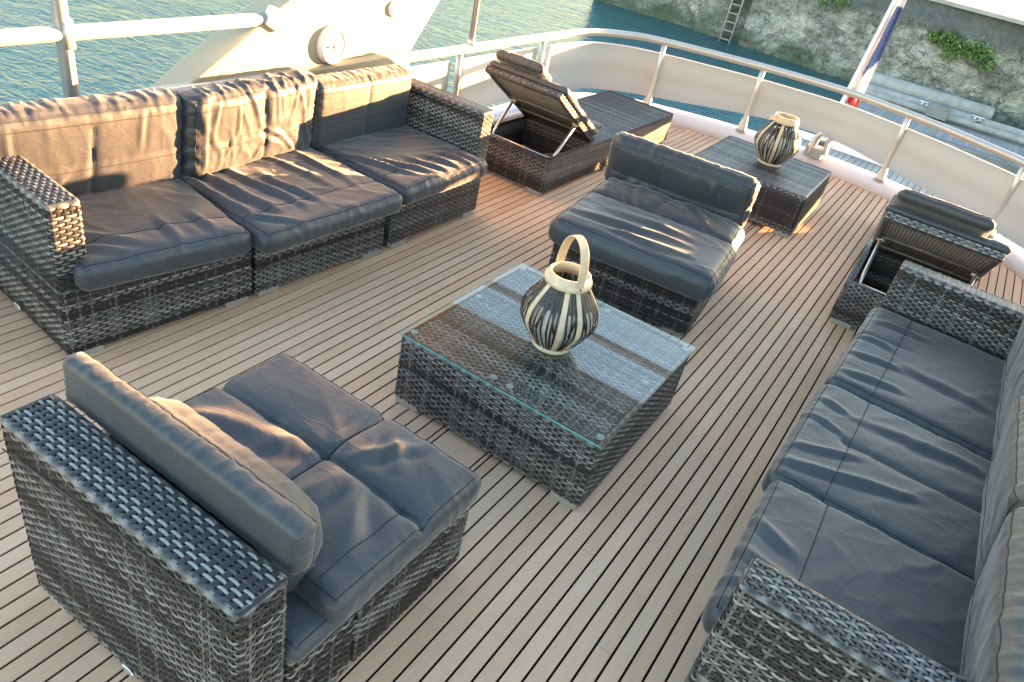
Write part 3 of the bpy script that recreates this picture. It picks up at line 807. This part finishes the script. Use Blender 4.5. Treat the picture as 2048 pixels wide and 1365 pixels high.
# ------------------------------------------------------------------ flag, staff, bracket
def flag():
    base = (-2.24, 16.0, -2.0)
    root = empty('flagstaff', base); tag(root, 'white flagstaff rising from the stern of the lower deck beyond the rail', 'flagstaff')
    mb = MB(); mb.tube([(0,0,-.08),(.06,0,.87),(.19,0,2.65),(.28,0,4.0)], .048, 14); mb.build('pole', WHITE, root, True)
    mb = MB(); mb.tube([(0,0,-.08),(0,0,.10)], .085, 14); mb.build('socket', STEEL, root, True)
    f = empty('ensign', (-1.98, 16.0, -1.15)); tag(f, 'blue white and red flag hanging folded along the flagstaff', 'flag')
    mb = MB(); nz, nxx = 60, 20; V = []
    for k in range(nz+1):
        t = k/nz; z = -.05+t*2.9; wd = .15*(1-t)**.75+.05
        for i in range(nxx+1):
            u = i/nxx; x = -.16+t*.21+wd*u*1.1; y = .10*math.sin(u*8+t*2.5)*(1-t*.4)+.05*math.sin(t*9)
            V.append((x, y, z-.10*u*(1-t)))
    F = []; mi = []
    for k in range(nz):
        for i in range(nxx):
            t = (k+.5)/nz; u = (i+.5)/nxx
            F.append((k*(nxx+1)+i, k*(nxx+1)+i+1, (k+1)*(nxx+1)+i+1, (k+1)*(nxx+1)+i))
            if t < .085 and u > .05: mi.append(2)
            elif u > .16 and t > .155+.18*(u-.16)**.8 and t < .62: mi.append(1)
            else: mi.append(0)
    mb.add(V, F); mb.m = mi
    o = mb.build('cloth', [FLAGW, FLAGB, FLAGR], f, True); sm = o.modifiers.new('t','SOLIDIFY'); sm.thickness = .006
    root = empty('kerb_bracket', (-.90, 6.50, .10)); tag(root, 'small beige folded bracket bolted on the stern kerb beneath the rail', 'bracket')
    mb = MB(); mb.obox(T(-.03,-.05,.035), .14,.12,.08); bevel(mb.build('base_box', FOOT, root), .006)
    mb = MB(); mb.obox(T(-.045,-.05,.12) @ Ry(R(8)), .03,.06,.16); bevel(mb.build('arm', BRK, root), .006)
    mb = MB(); mb.obox(T(.045,-.05,.10) @ Ry(R(-6)), .03,.10,.13); bevel(mb.build('side_plate', BRK, root), .006)
    mb = MB(); mb.tube([(-.06,-.11,.02),(-.065,-.10,.15),(-.035,-.08,.19),(0,-.01,.18)], .012, 8); mb.build('strap', WHITE, root, True)
BRK = m_simple('beige_plate', (.46,.42,.36), .5, var=.12, scale=20)
flag()

# ------------------------------------------------------------------ sofa modules
def plate(parent, M):
    mb = MB(); n = 20; V = [(.022*math.cos(2*math.pi*k/n), 0, .011*math.sin(2*math.pi*k/n)) for k in range(n)]+[(.020*math.cos(2*math.pi*k/n), -.003, .0095*math.sin(2*math.pi*k/n)) for k in range(n)]
    mb.add(V, [tuple(range(n,2*n))]+[(k, (k+1)%n, n+(k+1)%n, n+k) for k in range(n)])
    mb.build('maker_plate', ALU, parent, M=M)
def module(name, loc, rz, label, arm=0, w=.725, d=.70, seed=0, light=.5, sub=4, group=None, seat_h=.275, arm_h=.58):
    """armless, or with an arm on local side arm=+1/-1; faces local +y"""
    root = empty(name, (loc[0], loc[1], 0), rz); tag(root, label, 'sofa section', group)
    hw = w/2; hd = d/2; bt = .10; at = .105; g = .003
    x0, x1 = -hw, hw
    bx0, bx1 = x0, x1
    mb = MB(); wicker_box(mb, bx0+g, bx1-g, -hd+bt+g, hd, .025, seat_h, False, seed=seed, light=light, sub=sub)
    mb.build('base', WICK, root, True)
    if arm:
        ax0, ax1 = (hw-at, hw) if arm > 0 else (-hw, -hw+at)
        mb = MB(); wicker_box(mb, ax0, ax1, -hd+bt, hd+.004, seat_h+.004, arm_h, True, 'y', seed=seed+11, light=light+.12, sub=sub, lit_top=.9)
        mb.build('arm', WICK, root, True)
    mb = MB(); wicker_box(mb, x0, x1, -hd, -hd+bt-g, .025, arm_h, True, 'x', seed=seed+21, light=light, sub=sub)
    mb.build('back', WICK, root, True)
    feet(root, [(-hw+.07, hd-.02, 'x'), (hw-.07, hd-.02, 'x'), (-hw+.07, -hd+.03, 'x'), (hw-.07, -hd+.03, 'x')])
    return root
GA = 'grey wicker sofa sections in the left row'; GE = 'grey wicker sofa sections in the right row'
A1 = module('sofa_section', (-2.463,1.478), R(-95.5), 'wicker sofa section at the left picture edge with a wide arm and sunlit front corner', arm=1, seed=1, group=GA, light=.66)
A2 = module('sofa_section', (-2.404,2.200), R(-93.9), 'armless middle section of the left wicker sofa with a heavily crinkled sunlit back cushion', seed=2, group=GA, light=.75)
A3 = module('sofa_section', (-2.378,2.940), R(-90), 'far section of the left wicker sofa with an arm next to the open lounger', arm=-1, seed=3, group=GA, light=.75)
plate(A1, wm(A1, T(-2.47,1.10,.06) @ Rz(R(-5.5))))

def seat(parent, cx, cy, z, w, d, rz, t=.12, **k):
    return cushion('seat_cushion', parent, wm(parent, T(cx, cy, z) @ Rz(rz)), w, d, t, **k)
def backc(parent, cx, cy, z, w, h, rz, tilt, t=.12, **k):
    # local x width, local y -> height upwards, local z -> thickness pointing to the sitter (+y of the module)
    Mm = T(cx, cy, z) @ Rz(rz) @ Rx(R(-90)+tilt)      # z axis -> +y world-ish of module
    Mm = Mm @ Rz(R(180)) @ T(0, h/2, 0)
    return cushion('back_cushion', parent, wm(parent, Mm), w, h, t, **k)

# left sofa cushions (world placement; local +y of the module = world +x)
seat(A1, -2.315, 1.475, .272, .60, .56, R(-100), t=.105, r=.036, seed=11, puff=.016, wr=.006, wang=.5, wscale=(6,2.5), tufts=[(-1.1,.50,1.1,.50,.004,.02)], seams=[[(-.97,.50),(.97,.50)]],
     folds=[(.9,.1,.3,.75,.014,.022),(.95,.35,.45,.9,.010,.02),(-.2,.35,-.1,.95,.012,.02),(-.6,.4,-.55,.9,.010,.02)])
seat(A2, -2.235, 2.125, .275, .735, .64, R(-93), t=.10, r=.036, seed=12, puff=.014, wr=.008, wang=.9, wscale=(7,2.4), tufts=[(-1.1,.50,1.1,.50,.004,.02)], seams=[[(-.97,.50),(.97,.50)]],
     folds=[(.98,-.9,.80,.55,.020,.022),(.75,-.95,.55,.6,.020,.020),(.40,-.8,.28,.7,.016,.02),(.1,-.3,.05,.75,.014,.02),(-.25,-.9,-.35,.5,.010,.02),(-.7,-.9,-.6,.6,.010,.02),(.9,.5,.5,.95,.012,.018)])
seat(A3, -2.24, 2.85, .275, .66, .63, R(-90), t=.10, r=.036, seed=13, puff=.012, wr=.009, wang=1.1, wscale=(8,3), tufts=[(-1.1,.50,1.1,.50,.006,.02)], seams=[[(-.97,.50),(.97,.50)]],
     folds=[(.9,-.2,.5,.8,.016,.02),(.6,.1,.2,.9,.016,.018),(.2,.3,0,.95,.014,.016),(-.1,.4,-.3,.95,.014,.016),(-.4,.4,-.6,.95,.014,.016),(-.7,.5,-.8,.95,.010,.015)])
backc(A1, -2.65, 1.455, .375, .74, .345, R(-96), R(-5), t=.13, r=.04, seed=14, puff=.016, wr=.003, wang=0, wscale=(9,3), edge_wr=.006, tufts=[(-1.1,-.1,1.1,-.1,.003,.02),(0,-1,.05,.6,.010,.010)], seams=[[(-.97,-.25),(.97,-.25)],[(-.97,.72),(.97,.72)]], folds=[(-.45,-.9,-.2,-.2,.005,.014),(.5,.1,.6,.9,.005,.012),(-.7,.2,-.66,.9,.004,.010)])
backc(A2, -2.592, 2.150, .375, .69, .345, R(-87), R(-5), t=.13, r=.04, seed=15, puff=.012, wr=.008, wang=.25, wscale=(15,5), edge_wr=.012, tufts=[(-1.1,-.1,1.1,-.1,.003,.02),(.1,-1,.05,.9,.016,.012)], seams=[[(-.97,-.25),(.97,-.25)],[(-.97,.72),(.97,.72)]],
      folds=[(.85,-.7,.62,.9,.009,.011),(.6,-.9,.28,-.1,.010,.010),(.5,.1,.62,.9,.008,.009),(.3,.2,.2,.95,.008,.009),(-.1,-.8,.12,-.1,.009,.010),(-.05,.3,-.18,.95,.008,.010),(-.42,.1,-.30,.95,.008,.009),(-.6,-.5,-.45,.1,.007,.010),(-.75,.3,-.62,.95,.007,.009),(.05,.1,.45,-.35,.008,.009),(-.9,-.8,-.82,.9,.008,.010)])
backc(A3, -2.59, 2.82, .365, .65, .315, R(-91), R(-4), t=.13, r=.032, seed=16, puff=.010, wr=.002, wang=0, wscale=(6,2), edge_wr=.004, tufts=[(-1.1,-.1,1.1,-.1,.002,.02),(0,-1,0,1,.006,.010)], seams=[[(-.97,-.2),(.97,-.2)],[(-.97,.75),(.97,.75)]])

# right sofa
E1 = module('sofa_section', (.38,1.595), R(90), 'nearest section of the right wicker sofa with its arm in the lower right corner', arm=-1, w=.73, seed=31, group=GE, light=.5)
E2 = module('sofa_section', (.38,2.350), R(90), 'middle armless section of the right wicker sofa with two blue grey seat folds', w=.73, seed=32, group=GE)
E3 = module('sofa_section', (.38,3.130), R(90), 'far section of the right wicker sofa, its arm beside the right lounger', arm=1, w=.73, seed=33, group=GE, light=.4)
FABB = FAB
seat(E1, .305, 1.635, .272, .59, .63, R(91), t=.11, r=.036, seed=41, puff=.007, wr=.005, wang=.9, wscale=(6,2.2), tufts=[(-1.1,.50,1.1,.50,.003,.02)], seams=[[(-.97,.50),(.97,.50)]],
     folds=[(-.55,.95,-.65,.1,.012,.018),(-.15,.98,-.35,.35,.012,.016),(.2,.98,.0,.55,.011,.015),(-.85,.9,-.85,.2,.010,.018)])
seat(E2, .295, 2.245, .272, .66, .65, R(89), t=.11, r=.036, seed=42, puff=.007, wr=.005, wang=.9, wscale=(6,2.2), tufts=[(-1.1,.50,1.1,.50,.003,.02),(-.02,-1,-.02,.55,.014,.016)], seams=[[(-.97,.50),(.97,.50)]],
     folds=[(-.7,.9,-.4,-.2,.014,.018),(-.45,.95,-.2,.4,.010,.014),(.5,.4,.6,-.8,.012,.025),(.2,.95,.1,.6,.010,.014),(.6,.95,.5,.6,.010,.014)])
seat(E3, .305, 2.990, .272, .80, .62, R(88), t=.115, r=.036, seed=43, puff=.009, wr=.005, wang=.9, wscale=(5,2), tufts=[(-1.1,.50,1.1,.50,.003,.02),(.18,.35,.15,1,.010,.014)], seams=[[(-.97,.50),(.97,.50)]],
     folds=[(-.8,.9,-.7,.2,.012,.02),(-.35,.95,-.3,.3,.012,.018),(.05,.95,0,.5,.010,.016),(.5,.9,.6,.2,.012,.02),(-.2,.3,-.3,-.7,.012,.03)])
backc(E1, .665, 1.52, .36, .68, .36, R(90), R(-12), t=.12, r=.04, seed=44, puff=.012, wr=.006, wang=.3, wscale=(6,3), tufts=[(-1.1,.0,1.1,.0,.002,.02)], seams=[[(-.97,-.35),(.97,-.35)]])
backc(E2, .665, 2.17, .36, .60, .36, R(91), R(-12), t=.12, r=.04, seed=45, puff=.012, wr=.006, wang=.5, wscale=(8,3), tufts=[(-1.1,.0,1.1,.0,.002,.02)], seams=[[(-.97,-.35),(.97,-.35)]])
backc(E3, .67, 2.93, .36, .88, .34, R(90), R(-10), t=.12, r=.04, seed=46, puff=.012, wr=.008, wang=.5, wscale=(8,3), tufts=[(-1.1,.0,1.1,.0,.002,.02)], seams=[[(-.97,-.35),(.97,-.35)]])

# armless chairs
def chair(loc, rz, label, seed, light=.55):
    root = empty('wicker_armchair', (loc[0], loc[1], 0), rz); tag(root, label, 'chair')
    w = .365
    mb = MB(); g = .0035
    wicker_box(mb, -w, w, -.265, -.055-g, .025, .278, False, seed=seed, light=light)
    wicker_box(mb, -w, w, -.055+g, .270-g, .025, .278, False, seed=seed+1, light=light)
    wicker_box(mb, -w, w, .270+g, .39, .025, .278, False, seed=seed+2, light=light)
    mb.build('base', WICK, root, True)
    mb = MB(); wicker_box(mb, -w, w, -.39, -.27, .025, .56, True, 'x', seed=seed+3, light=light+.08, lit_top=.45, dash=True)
    mb.build('back', WICK, root, True)
    feet(root, [(-w+.07,.36,'x'),(w-.07,.36,'x'),(-w+.06,-.37,'x'),(w-.06,-.37,'x')])
    return root
D = chair((-1.021,.927), 0, 'armless wicker chair in the lower left foreground seen from behind with sunlit seat folds', 51, .50)
plate(D, T(.0,-.3945,.035))
Cc = chair((-1.046,3.388), R(186), 'armless wicker chair behind the glass coffee table facing the camera', 61, .45)
# foreground chair cushions
seat(D, -1.0, 1.035, .278, .735, .54, R(0), t=.105, r=.030, seed=52, step=.007, puff=.013, wr=.006, wang=.6, wscale=(5,2.5),
     tufts=[(-1.1,.12,1.1,.12,.028,.009),(.10,-1.1,.10,1.1,.022,.009),(.78,.12,.78,.12,.02,.03),(-.42,.12,-.42,.12,.014,.03)],
     seams=[[(-.96,.12),(.96,.12)],[(.10,-.9),(.10,.9)],[(.80,-.9),(.80,.1)]],
     folds=[(.18,-.7,.35,.05,.014,.035),(.75,-.55,.45,.02,.016,.03),(-.9,-.35,-.15,-.1,.012,.035),(.05,.7,.12,.2,.009,.025),(.35,.8,.6,.35,.009,.028),(-.2,-.2,-.05,.05,.014,.025),(.25,.2,.55,.9,.012,.02)])
cushion('rear_cushion', D, wm(D, T(-1.04,.745,.272)), .60, .12, .27, seed=53, puff=.004, wr=.004)
cushion('rear_cushion', D, wm(D, T(-.99,.765,.271)), .70, .20, .06, seed=55, puff=.006, wr=.004)
backc(D, -1.03, .675, .525, .72, .112, 0, R(-3), t=.060, seed=54, step=.006, puff=.004, r=.014, wr=.0025, wang=.2, wscale=(7,3), edge_wr=.003, seams=[[(-.97,.80),(.97,.80)]])
# thin black cord along the back of the foreground chair
mb = MB(); mb.tube(catmull([(-.36,-.3955,.478),(-.1,-.396,.515),(.05,-.396,.532),(.25,-.396,.538),(.345,-.397,.542),(.372,-.385,.546),(.371,-.30,.53)], 8), .0022, 6)
mb.build('cord', BLACK, D, True)
mb = MB(); mb.tube(catmull([(.345,-.398,.542),(.352,-.404,.535),(.345,-.403,.515),(.325,-.402,.500),(.318,-.401,.488)], 6), .0024, 6)
mb.build('cord_tail', BLACK, D, True)
# chair behind the table
rot = R(186)
seat(Cc, -.985, 3.085, .272, .77, .47, rot, t=.13, seed=62, puff=.014, r=.048, wr=.008, wang=1.3, wscale=(7,2), folds=[(.9,.3,-.5,.1,.014,.03),(.5,-.3,-.6,-.25,.012,.03),(.2,.6,-.7,.5,.010,.025)])
seat(Cc, -1.035, 3.435, .272, .76, .30, rot, t=.135, seed=63, puff=.020, wr=.009, wang=.6, wscale=(8,3), tufts=[(0,-1,.1,1,.008,.02)], folds=[(-.2,-.8,-.6,.6,.012,.02),(.5,-.6,.3,.7,.012,.02)], seams=[[(-.95,-.35),(.95,-.35)]])
backc(Cc, -1.085, 3.70, .36, .755, .29, rot, R(-14), t=.12, seed=64, puff=.020, wr=.008, wang=.3, wscale=(7,3), edge_wr=.005, tufts=[(-1.1,-.15,1.1,-.15,.012,.016),(-.22,-1,-.22,1,.006,.012),(.25,-1,.25,-.2,.008,.014),(-.5,-.15,-.5,-.15,.012,.03),(.9,-.15,.9,-.15,.012,.03)],
      seams=[[(-.96,-.15),(.96,-.15)],[(-.22,-.9),(-.22,.9)],[(.96,.8),(-.96,.8)]], folds=[(-.5,-.1,-.75,-.8,.010,.02),(-.5,-.1,-.3,-.8,.010,.02),(.5,.3,.45,.8,.010,.02)])

# ------------------------------------------------------------------ tables
def table(loc, w, d, h, label, seed, light, rz=0, topl=None):
    root = empty('coffee_table', (loc[0], loc[1], 0), rz); tag(root, label, 'table')
    mb = MB(); wicker_box(mb, -w/2, w/2, -d/2, d/2, .027, h, False, seed=seed, light=light)
    mb.build('body', WICK, root, True)
    mb = MB(); e = .014; A = np.array([-w/2+e, 0, h-.001])
    weave(mb, lambda S: A+np.outer(S, (1,0,0)), lambda S: np.tile((0,0,1.), (len(S),1)), w-2*e, (0,1,0), -d/2+e, d/2-e, seed+9, topl or light, 4)
    mb.build('top', WICK, root, True)
    feet(root, [(-w/2+.06,-d/2+.02,'x'),(w/2-.06,-d/2+.02,'x'),(-w/2+.06,d/2-.02,'x'),(w/2-.06,d/2-.02,'x')])
    return root
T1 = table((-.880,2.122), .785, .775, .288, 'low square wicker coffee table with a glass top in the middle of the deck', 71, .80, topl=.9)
for s in (-1, 1):
    mb = MB(); x0, x1 = (-.400, -.002) if s < 0 else (.002, .402)
    mb.box(x0, x1, -.395, .39, .2945, .2995)
    o = mb.build('glass_pane', [GLASS, GEDGE], T1)
    for p in o.data.polygons:
        if abs(p.normal.z) < .5 and abs(p.center.x) > .1: p.material_index = 1
    for (px, py) in ((x0+.03, -.345), (x1-.03, -.345), (x0+.03, .36), (x1-.03, .36)):
        mb = MB(); mb.lathe([(.013,0),(.0135,.004),(.011,.0052),(.0001,.0054)], 20, (px, py, .289)); mb.build('pad', PAD, T1, True)
for (px, py) in ((-.36,.03),(.355,.034)):
    mb = MB(); mb.lathe([(.013,0),(.0135,.004),(.011,.0052),(.0001,.0054)], 20, (px, py, .289)); mb.build('pad', PAD, T1, True)
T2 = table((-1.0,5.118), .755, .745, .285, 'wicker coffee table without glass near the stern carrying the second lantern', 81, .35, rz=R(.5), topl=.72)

# ------------------------------------------------------------------ lanterns
def lantern(loc, label, scale=1.0, handle='up', rz=0, seed=1):
    r = random.Random(seed)
    root = empty('bamboo_lantern', loc, rz); tag(root, label, 'lantern', 'black and natural bamboo lanterns')
    H = .262*scale; rb, rm, rt = .066*scale, .136*scale, .069*scale
    prof = catmull([(rb,0,.014),(rb*1.25,0,.03*scale),(rm*.93,0,.30*H+.02),(rm,0,.50*H),(rm*.93,0,.68*H),(.094*scale,0,.87*H),(rt*1.02,0,H)], 6)
    def rad(z):
        for a, b in zip(prof[:-1], prof[1:]):
            if a.z <= z <= b.z+1e-6: return a.x+(b.x-a.x)*(z-a.z)/max(1e-6, b.z-a.z)
        return prof[-1].x
    zs = np.linspace(.016, H-.001, 22)
    def strip(a0, tw, w, off, name, m, zz=zs):
        mb = MB(); V = []
        for z in zz:
            t = (z-zs[0])/(zs[-1]-zs[0]); a = a0+tw*(t-.5); R_ = rad(z)+off
            da = w/2/max(R_, .02)*(.85+.15*math.sin(math.pi*t))
            for s, o_ in ((-1,0),(0,.0012),(1,0)):
                V.append(((R_+o_)*math.cos(a+s*da), (R_+o_)*math.sin(a+s*da), z))
        F = []
        for i in range(len(zz)-1):
            F += [(3*i,3*i+1,3*i+4,3*i+3),(3*i+1,3*i+2,3*i+5,3*i+4)]
        mb.add(V, F); return mb
    n = 52
    for k in range(n):
        a = 2*math.pi*k/n+r.uniform(-.02,.02)
        if k % 8 == 0:
            mb = strip(a, r.uniform(-.05,.05), .019*scale, .0015, '', None); mb.build('natural_slat', BAMB, root, True)
            continue
        m_ = strip(a, r.uniform(-.2,.2), .0074*scale, r.uniform(-.001,.001), '', None)
        m_.build('black_slat', BLKBAMB, root, True)
    for k in range(14):      # slanting slats of the upper half, inside the ring
        a = 2*math.pi*(k+.5)/14
        m_ = strip(a, (.55 if k % 2 else -.55), .0075*scale, -.003, '', None, zz=zs[9:]); m_.build('slanted_slat', BLKBAMB, root, True)
    # pale liner inside
    mb = MB(); P = [(max(.02, rad(z)-.010*scale), z) for z in zs[:-6]]; mb.lathe(P, 40); mb.build('liner', CANDLE, root, True)
    # rings
    mb = MB(); mb.lathe([(rb*.75,0.0),(rb*1.06,0.0),(rb*1.10,.008),(rb*1.06,.018),(rb*.8,.018),(rb*.75,.0)], 48); mb.build('base_ring', BAMB, root, True)
    h0 = H-.004; t = .010*scale; hh = .038*scale
    mb = MB(); mb.lathe([(rt*1.16,h0),(rt*1.20,h0+.004),(rt*1.19,h0+hh*.45),(rt*1.05,h0+hh*.5),(rt*1.06,h0+hh-.003),(rt*1.02,h0+hh),(rt*.92,h0+hh),(rt*.90,h0+hh-.003),(rt*.90,h0),(rt*1.16,h0)], 48); mb.build('neck_ring', BAMB, root, True)
    # handle: flat bent strip
    mb = MB(); V = []; m = 26; hw = .0155*scale; th = .0025*scale; Rr = rt*1.08
    for i in range(m+1):
        t_ = i/m; a = math.pi*t_
        if handle == 'up':
            x = -Rr*math.cos(a)*(1.0 if .0 < t_ < 1 else 1); z = h0+hh*.3+.155*scale*math.sin(a)**.75
            c = Vector((x, 0, z)); nrm = Vector((-math.cos(a), 0, max(.05, math.sin(a)))).normalized(); side = Vector((0,1,0))
        else:
            x = -Rr*math.cos(a); y = .098*scale*math.sin(a)**.8; z = h0+hh*.55-.030*math.sin(a)
            c = Vector((x, y, z)); nrm = Vector((-math.cos(a), math.sin(a), 0)).normalized(); side = Vector((0,0,1))
        for (s, o_) in ((-1,-1),(1,-1),(1,1),(-1,1)): V.append(tuple(c+side*hw*s+nrm*th*o_))
    F = [(4*i+k, 4*i+(k+1)%4, 4*i+4+(k+1)%4, 4*i+4+k) for i in range(m) for k in range(4)]+[(0,1,2,3),(4*m+3,4*m+2,4*m+1,4*m)]
    mb.add(V, F); bevel(mb.build('handle', BAMB, root), .001)
    for s in (-1, 1):
        mb = MB(); mb.tube([(s*(Rr-.003),0,h0+hh*.4),(s*(Rr+.008),0,h0+hh*.4)], .0035, 8); mb.build('pin', BLKBAMB, root, True)
    return root
lantern((-.876,2.085,.3005), 'large bamboo lantern with upright handle standing on the glass coffee table', 1.0, 'up', R(-31), 3)
lantern((-.985,5.15,.2895), 'bamboo lantern with folded handle on the far wicker table near the stern', 1.08, 'down', R(60), 5)

# ------------------------------------------------------------------ loungers
def lounger(loc, rz, w, y0, y1, yh, label, seed, pillow):
    """frame origin at front-left floor; local y along its length; the raised backrest end is at y=0"""
    root = empty('sun_lounger', (loc[0], loc[1], 0), rz); tag(root, label, 'sun lounger', 'grey wicker sun loungers by the stern')
    Lh = y1-y0; h = .235; hh = yh-y0
    mb = MB(); pos, nor, LL = rect_path(0, w, 0, Lh); weave(mb, pos, nor, LL, (0,0,1), .025, h, seed, .6)
    pos2, nor2, L2 = rect_path(.035, w-.035, .035, hh, .01)
    weave(mb, pos2, lambda S: -nor2(S), L2, (0,0,1), .03, h, seed+3, .15, 3, ribs=False)
    for (a, b, c, d_) in ((0,w,0,.035),(0,.035,.035,hh),(w-.035,w,.035,hh)):
        horizontal = (b-a) > (d_-c)
        if horizontal:
            A = np.array([a+.004,0,h]); weave(mb, lambda S: A+np.outer(S,(1,0,0)), lambda S: np.tile((0,0,1.),(len(S),1)), b-a-.008, (0,1,0), c+.002, d_-.001, seed+5, .7, 4)
        else:
            A = np.array([0,c,h]); weave(mb, lambda S, A=A: A+np.outer(S,(0,1,0)), lambda S: np.tile((0,0,1.),(len(S),1)), d_-c, (1,0,0), a+.002, b-.002, seed+6, .8, 4)
    A = np.array([.006,0,h]); weave(mb, lambda S: A+np.outer(S,(1,0,0)), lambda S: np.tile((0,0,1.),(len(S),1)), w-.012, (0,1,0), hh+.004, Lh-.006, seed+8, .45, 4)
    mb.build('base', WICK, root, True)
    mb = MB(); mb.box(.036,w-.036,.45*hh,.45*hh+.04,.05,.08); mb.obox(T(w*.62,hh*.68,.10) @ Rz(R(68)), .42,.045,.03); bevel(mb.build('cross_bar', ALU, root), .004)
    feet(root, [(.07,.015,'x'),(w-.07,.015,'x'),(.07,Lh-.02,'x'),(w-.07,Lh-.02,'x'),(w-.015,Lh*.45,'y'),(.015,Lh*.45,'y')], W=.045)
    # backrest
    bl = .70; ang = R(32.5)
    B = empty('backrest', (w/2, hh, h+.002)); B.parent = root; B.rotation_euler = (-ang, 0, 0)   # local -y runs up the backrest
    # a real mesh carries the backrest: slatted underside + woven rim
    bpy.data.objects.remove(B)
    Mb = T(w/2, hh, h+.004) @ Rx(-ang)
    mb = MB(); bw = w-.05
    nsl = 30
    for i in range(nsl):
        x = -bw/2+.03+(bw-.06)*i/(nsl-1)
        mb.box(x-.0065, x+.0065, -bl+.03, -.02, -.013, -.007, 1, .5)
    mb.box(-bw/2+.02, bw/2-.02, -bl+.02, -.01, -.006, -.002, 0, .05)
    for yy in (-bl*.5, -bl*.22): mb.box(-bw/2+.02, bw/2-.02, yy-.012, yy+.012, -.022, -.0135, 1, .1)
    pos, nor, LL = rect_path(-bw/2, bw/2, -bl, 0, .012)
    weave(mb, pos, nor, LL, (0,0,1), -.022, .012, seed+9, .5, 4)
    for (a, b, c, d_) in ((-bw/2,bw/2,-bl,-bl+.035),(-bw/2,-bw/2+.03,-bl+.035,0),(bw/2-.03,bw/2,-bl+.035,0)):
        mb.box(a+.003,b-.003,c+.003,d_-.001,-.024,.012,0,.35)
    A = np.array([-bw/2+.005,0,.013]); weave(mb, lambda S: A+np.outer(S,(1,0,0)), lambda S: np.tile((0,0,1.),(len(S),1)), bw-.01, (0,1,0), -bl+.005, -.005, seed+12, .5, 3)
    A2_ = np.array([-bw/2+.005,0,-.025]); weave(mb, lambda S: A2_+np.outer(S,(1,0,0)), lambda S: np.tile((0,0,-1.),(len(S),1)), bw-.01, (0,1,0), -bl+.002, -bl+.034, seed+13, .7, 3)
    mb.build('backrest', [WICK, UNDERF], root, True, M=Mb)
    # struts
    top = Mb @ Vector((0, -bl*.42, -.02))
    for s in (-1, 1):
        x = w/2+s*(bw/2-.03)
        mb = MB(); mb.tube([(x, top.y, top.z), (x-s*.004, .16, h-.02), (x-s*.01, .12, h-.10)], .0095, 10); mb.tube([(x-.02,top.y,top.z),(x+.02,top.y,top.z)], .012, 8)
        mb.build('strut', ALU, root, True)
    mb = MB(); mb.tube([(w/2-bw/2+.03,.15,h-.045),(w/2+bw/2-.03,.15,h-.045)], .007, 8); mb.build('cross_rod', ALU, root, True)
    # mattress on the backrest, crumpled at the hinge
    def warp(x, y, z):
        if y > .26:
            k = y-.26; return (x, y-k*.25, z+.9*k-2.2*k*k)
        return (x, y, z)
    cushion('mattress', root, Mb @ T(0, -bl/2+.04, .016), bw+.02, bl+.02, .046, seed=seed, puff=.010, wr=.007, wang=0, wscale=(5,6), tufts=[(-1,-.3,1,-.3,.010,.015),(-1,.35,1,.35,.012,.015)], warp=warp)
    if pillow == 'flat':
        cushion('pillow', root, Mb @ T(-.09, -bl+.10, .075), bw*.62, .17, .055, seed=seed+1, puff=.014, wr=.006)
    else:
        cushion('pillow', root, Mb @ T(-.045, -bl+.08, .072), bw*.80, .24, .060, r=.028, seed=seed+1, puff=.012, wr=.004)
    return root
L1 = lounger((-2.49,3.835), R(-.5), .575, 3.84, 5.70, 4.43, 'left sun lounger beside the left sofa with its backrest raised', 91, 'flat')
L2 = lounger((-.165,3.88), R(1.5), .585, 3.88, 5.70, 4.50, 'right sun lounger behind the right sofa with a rounded headrest pillow', 95, 'round')
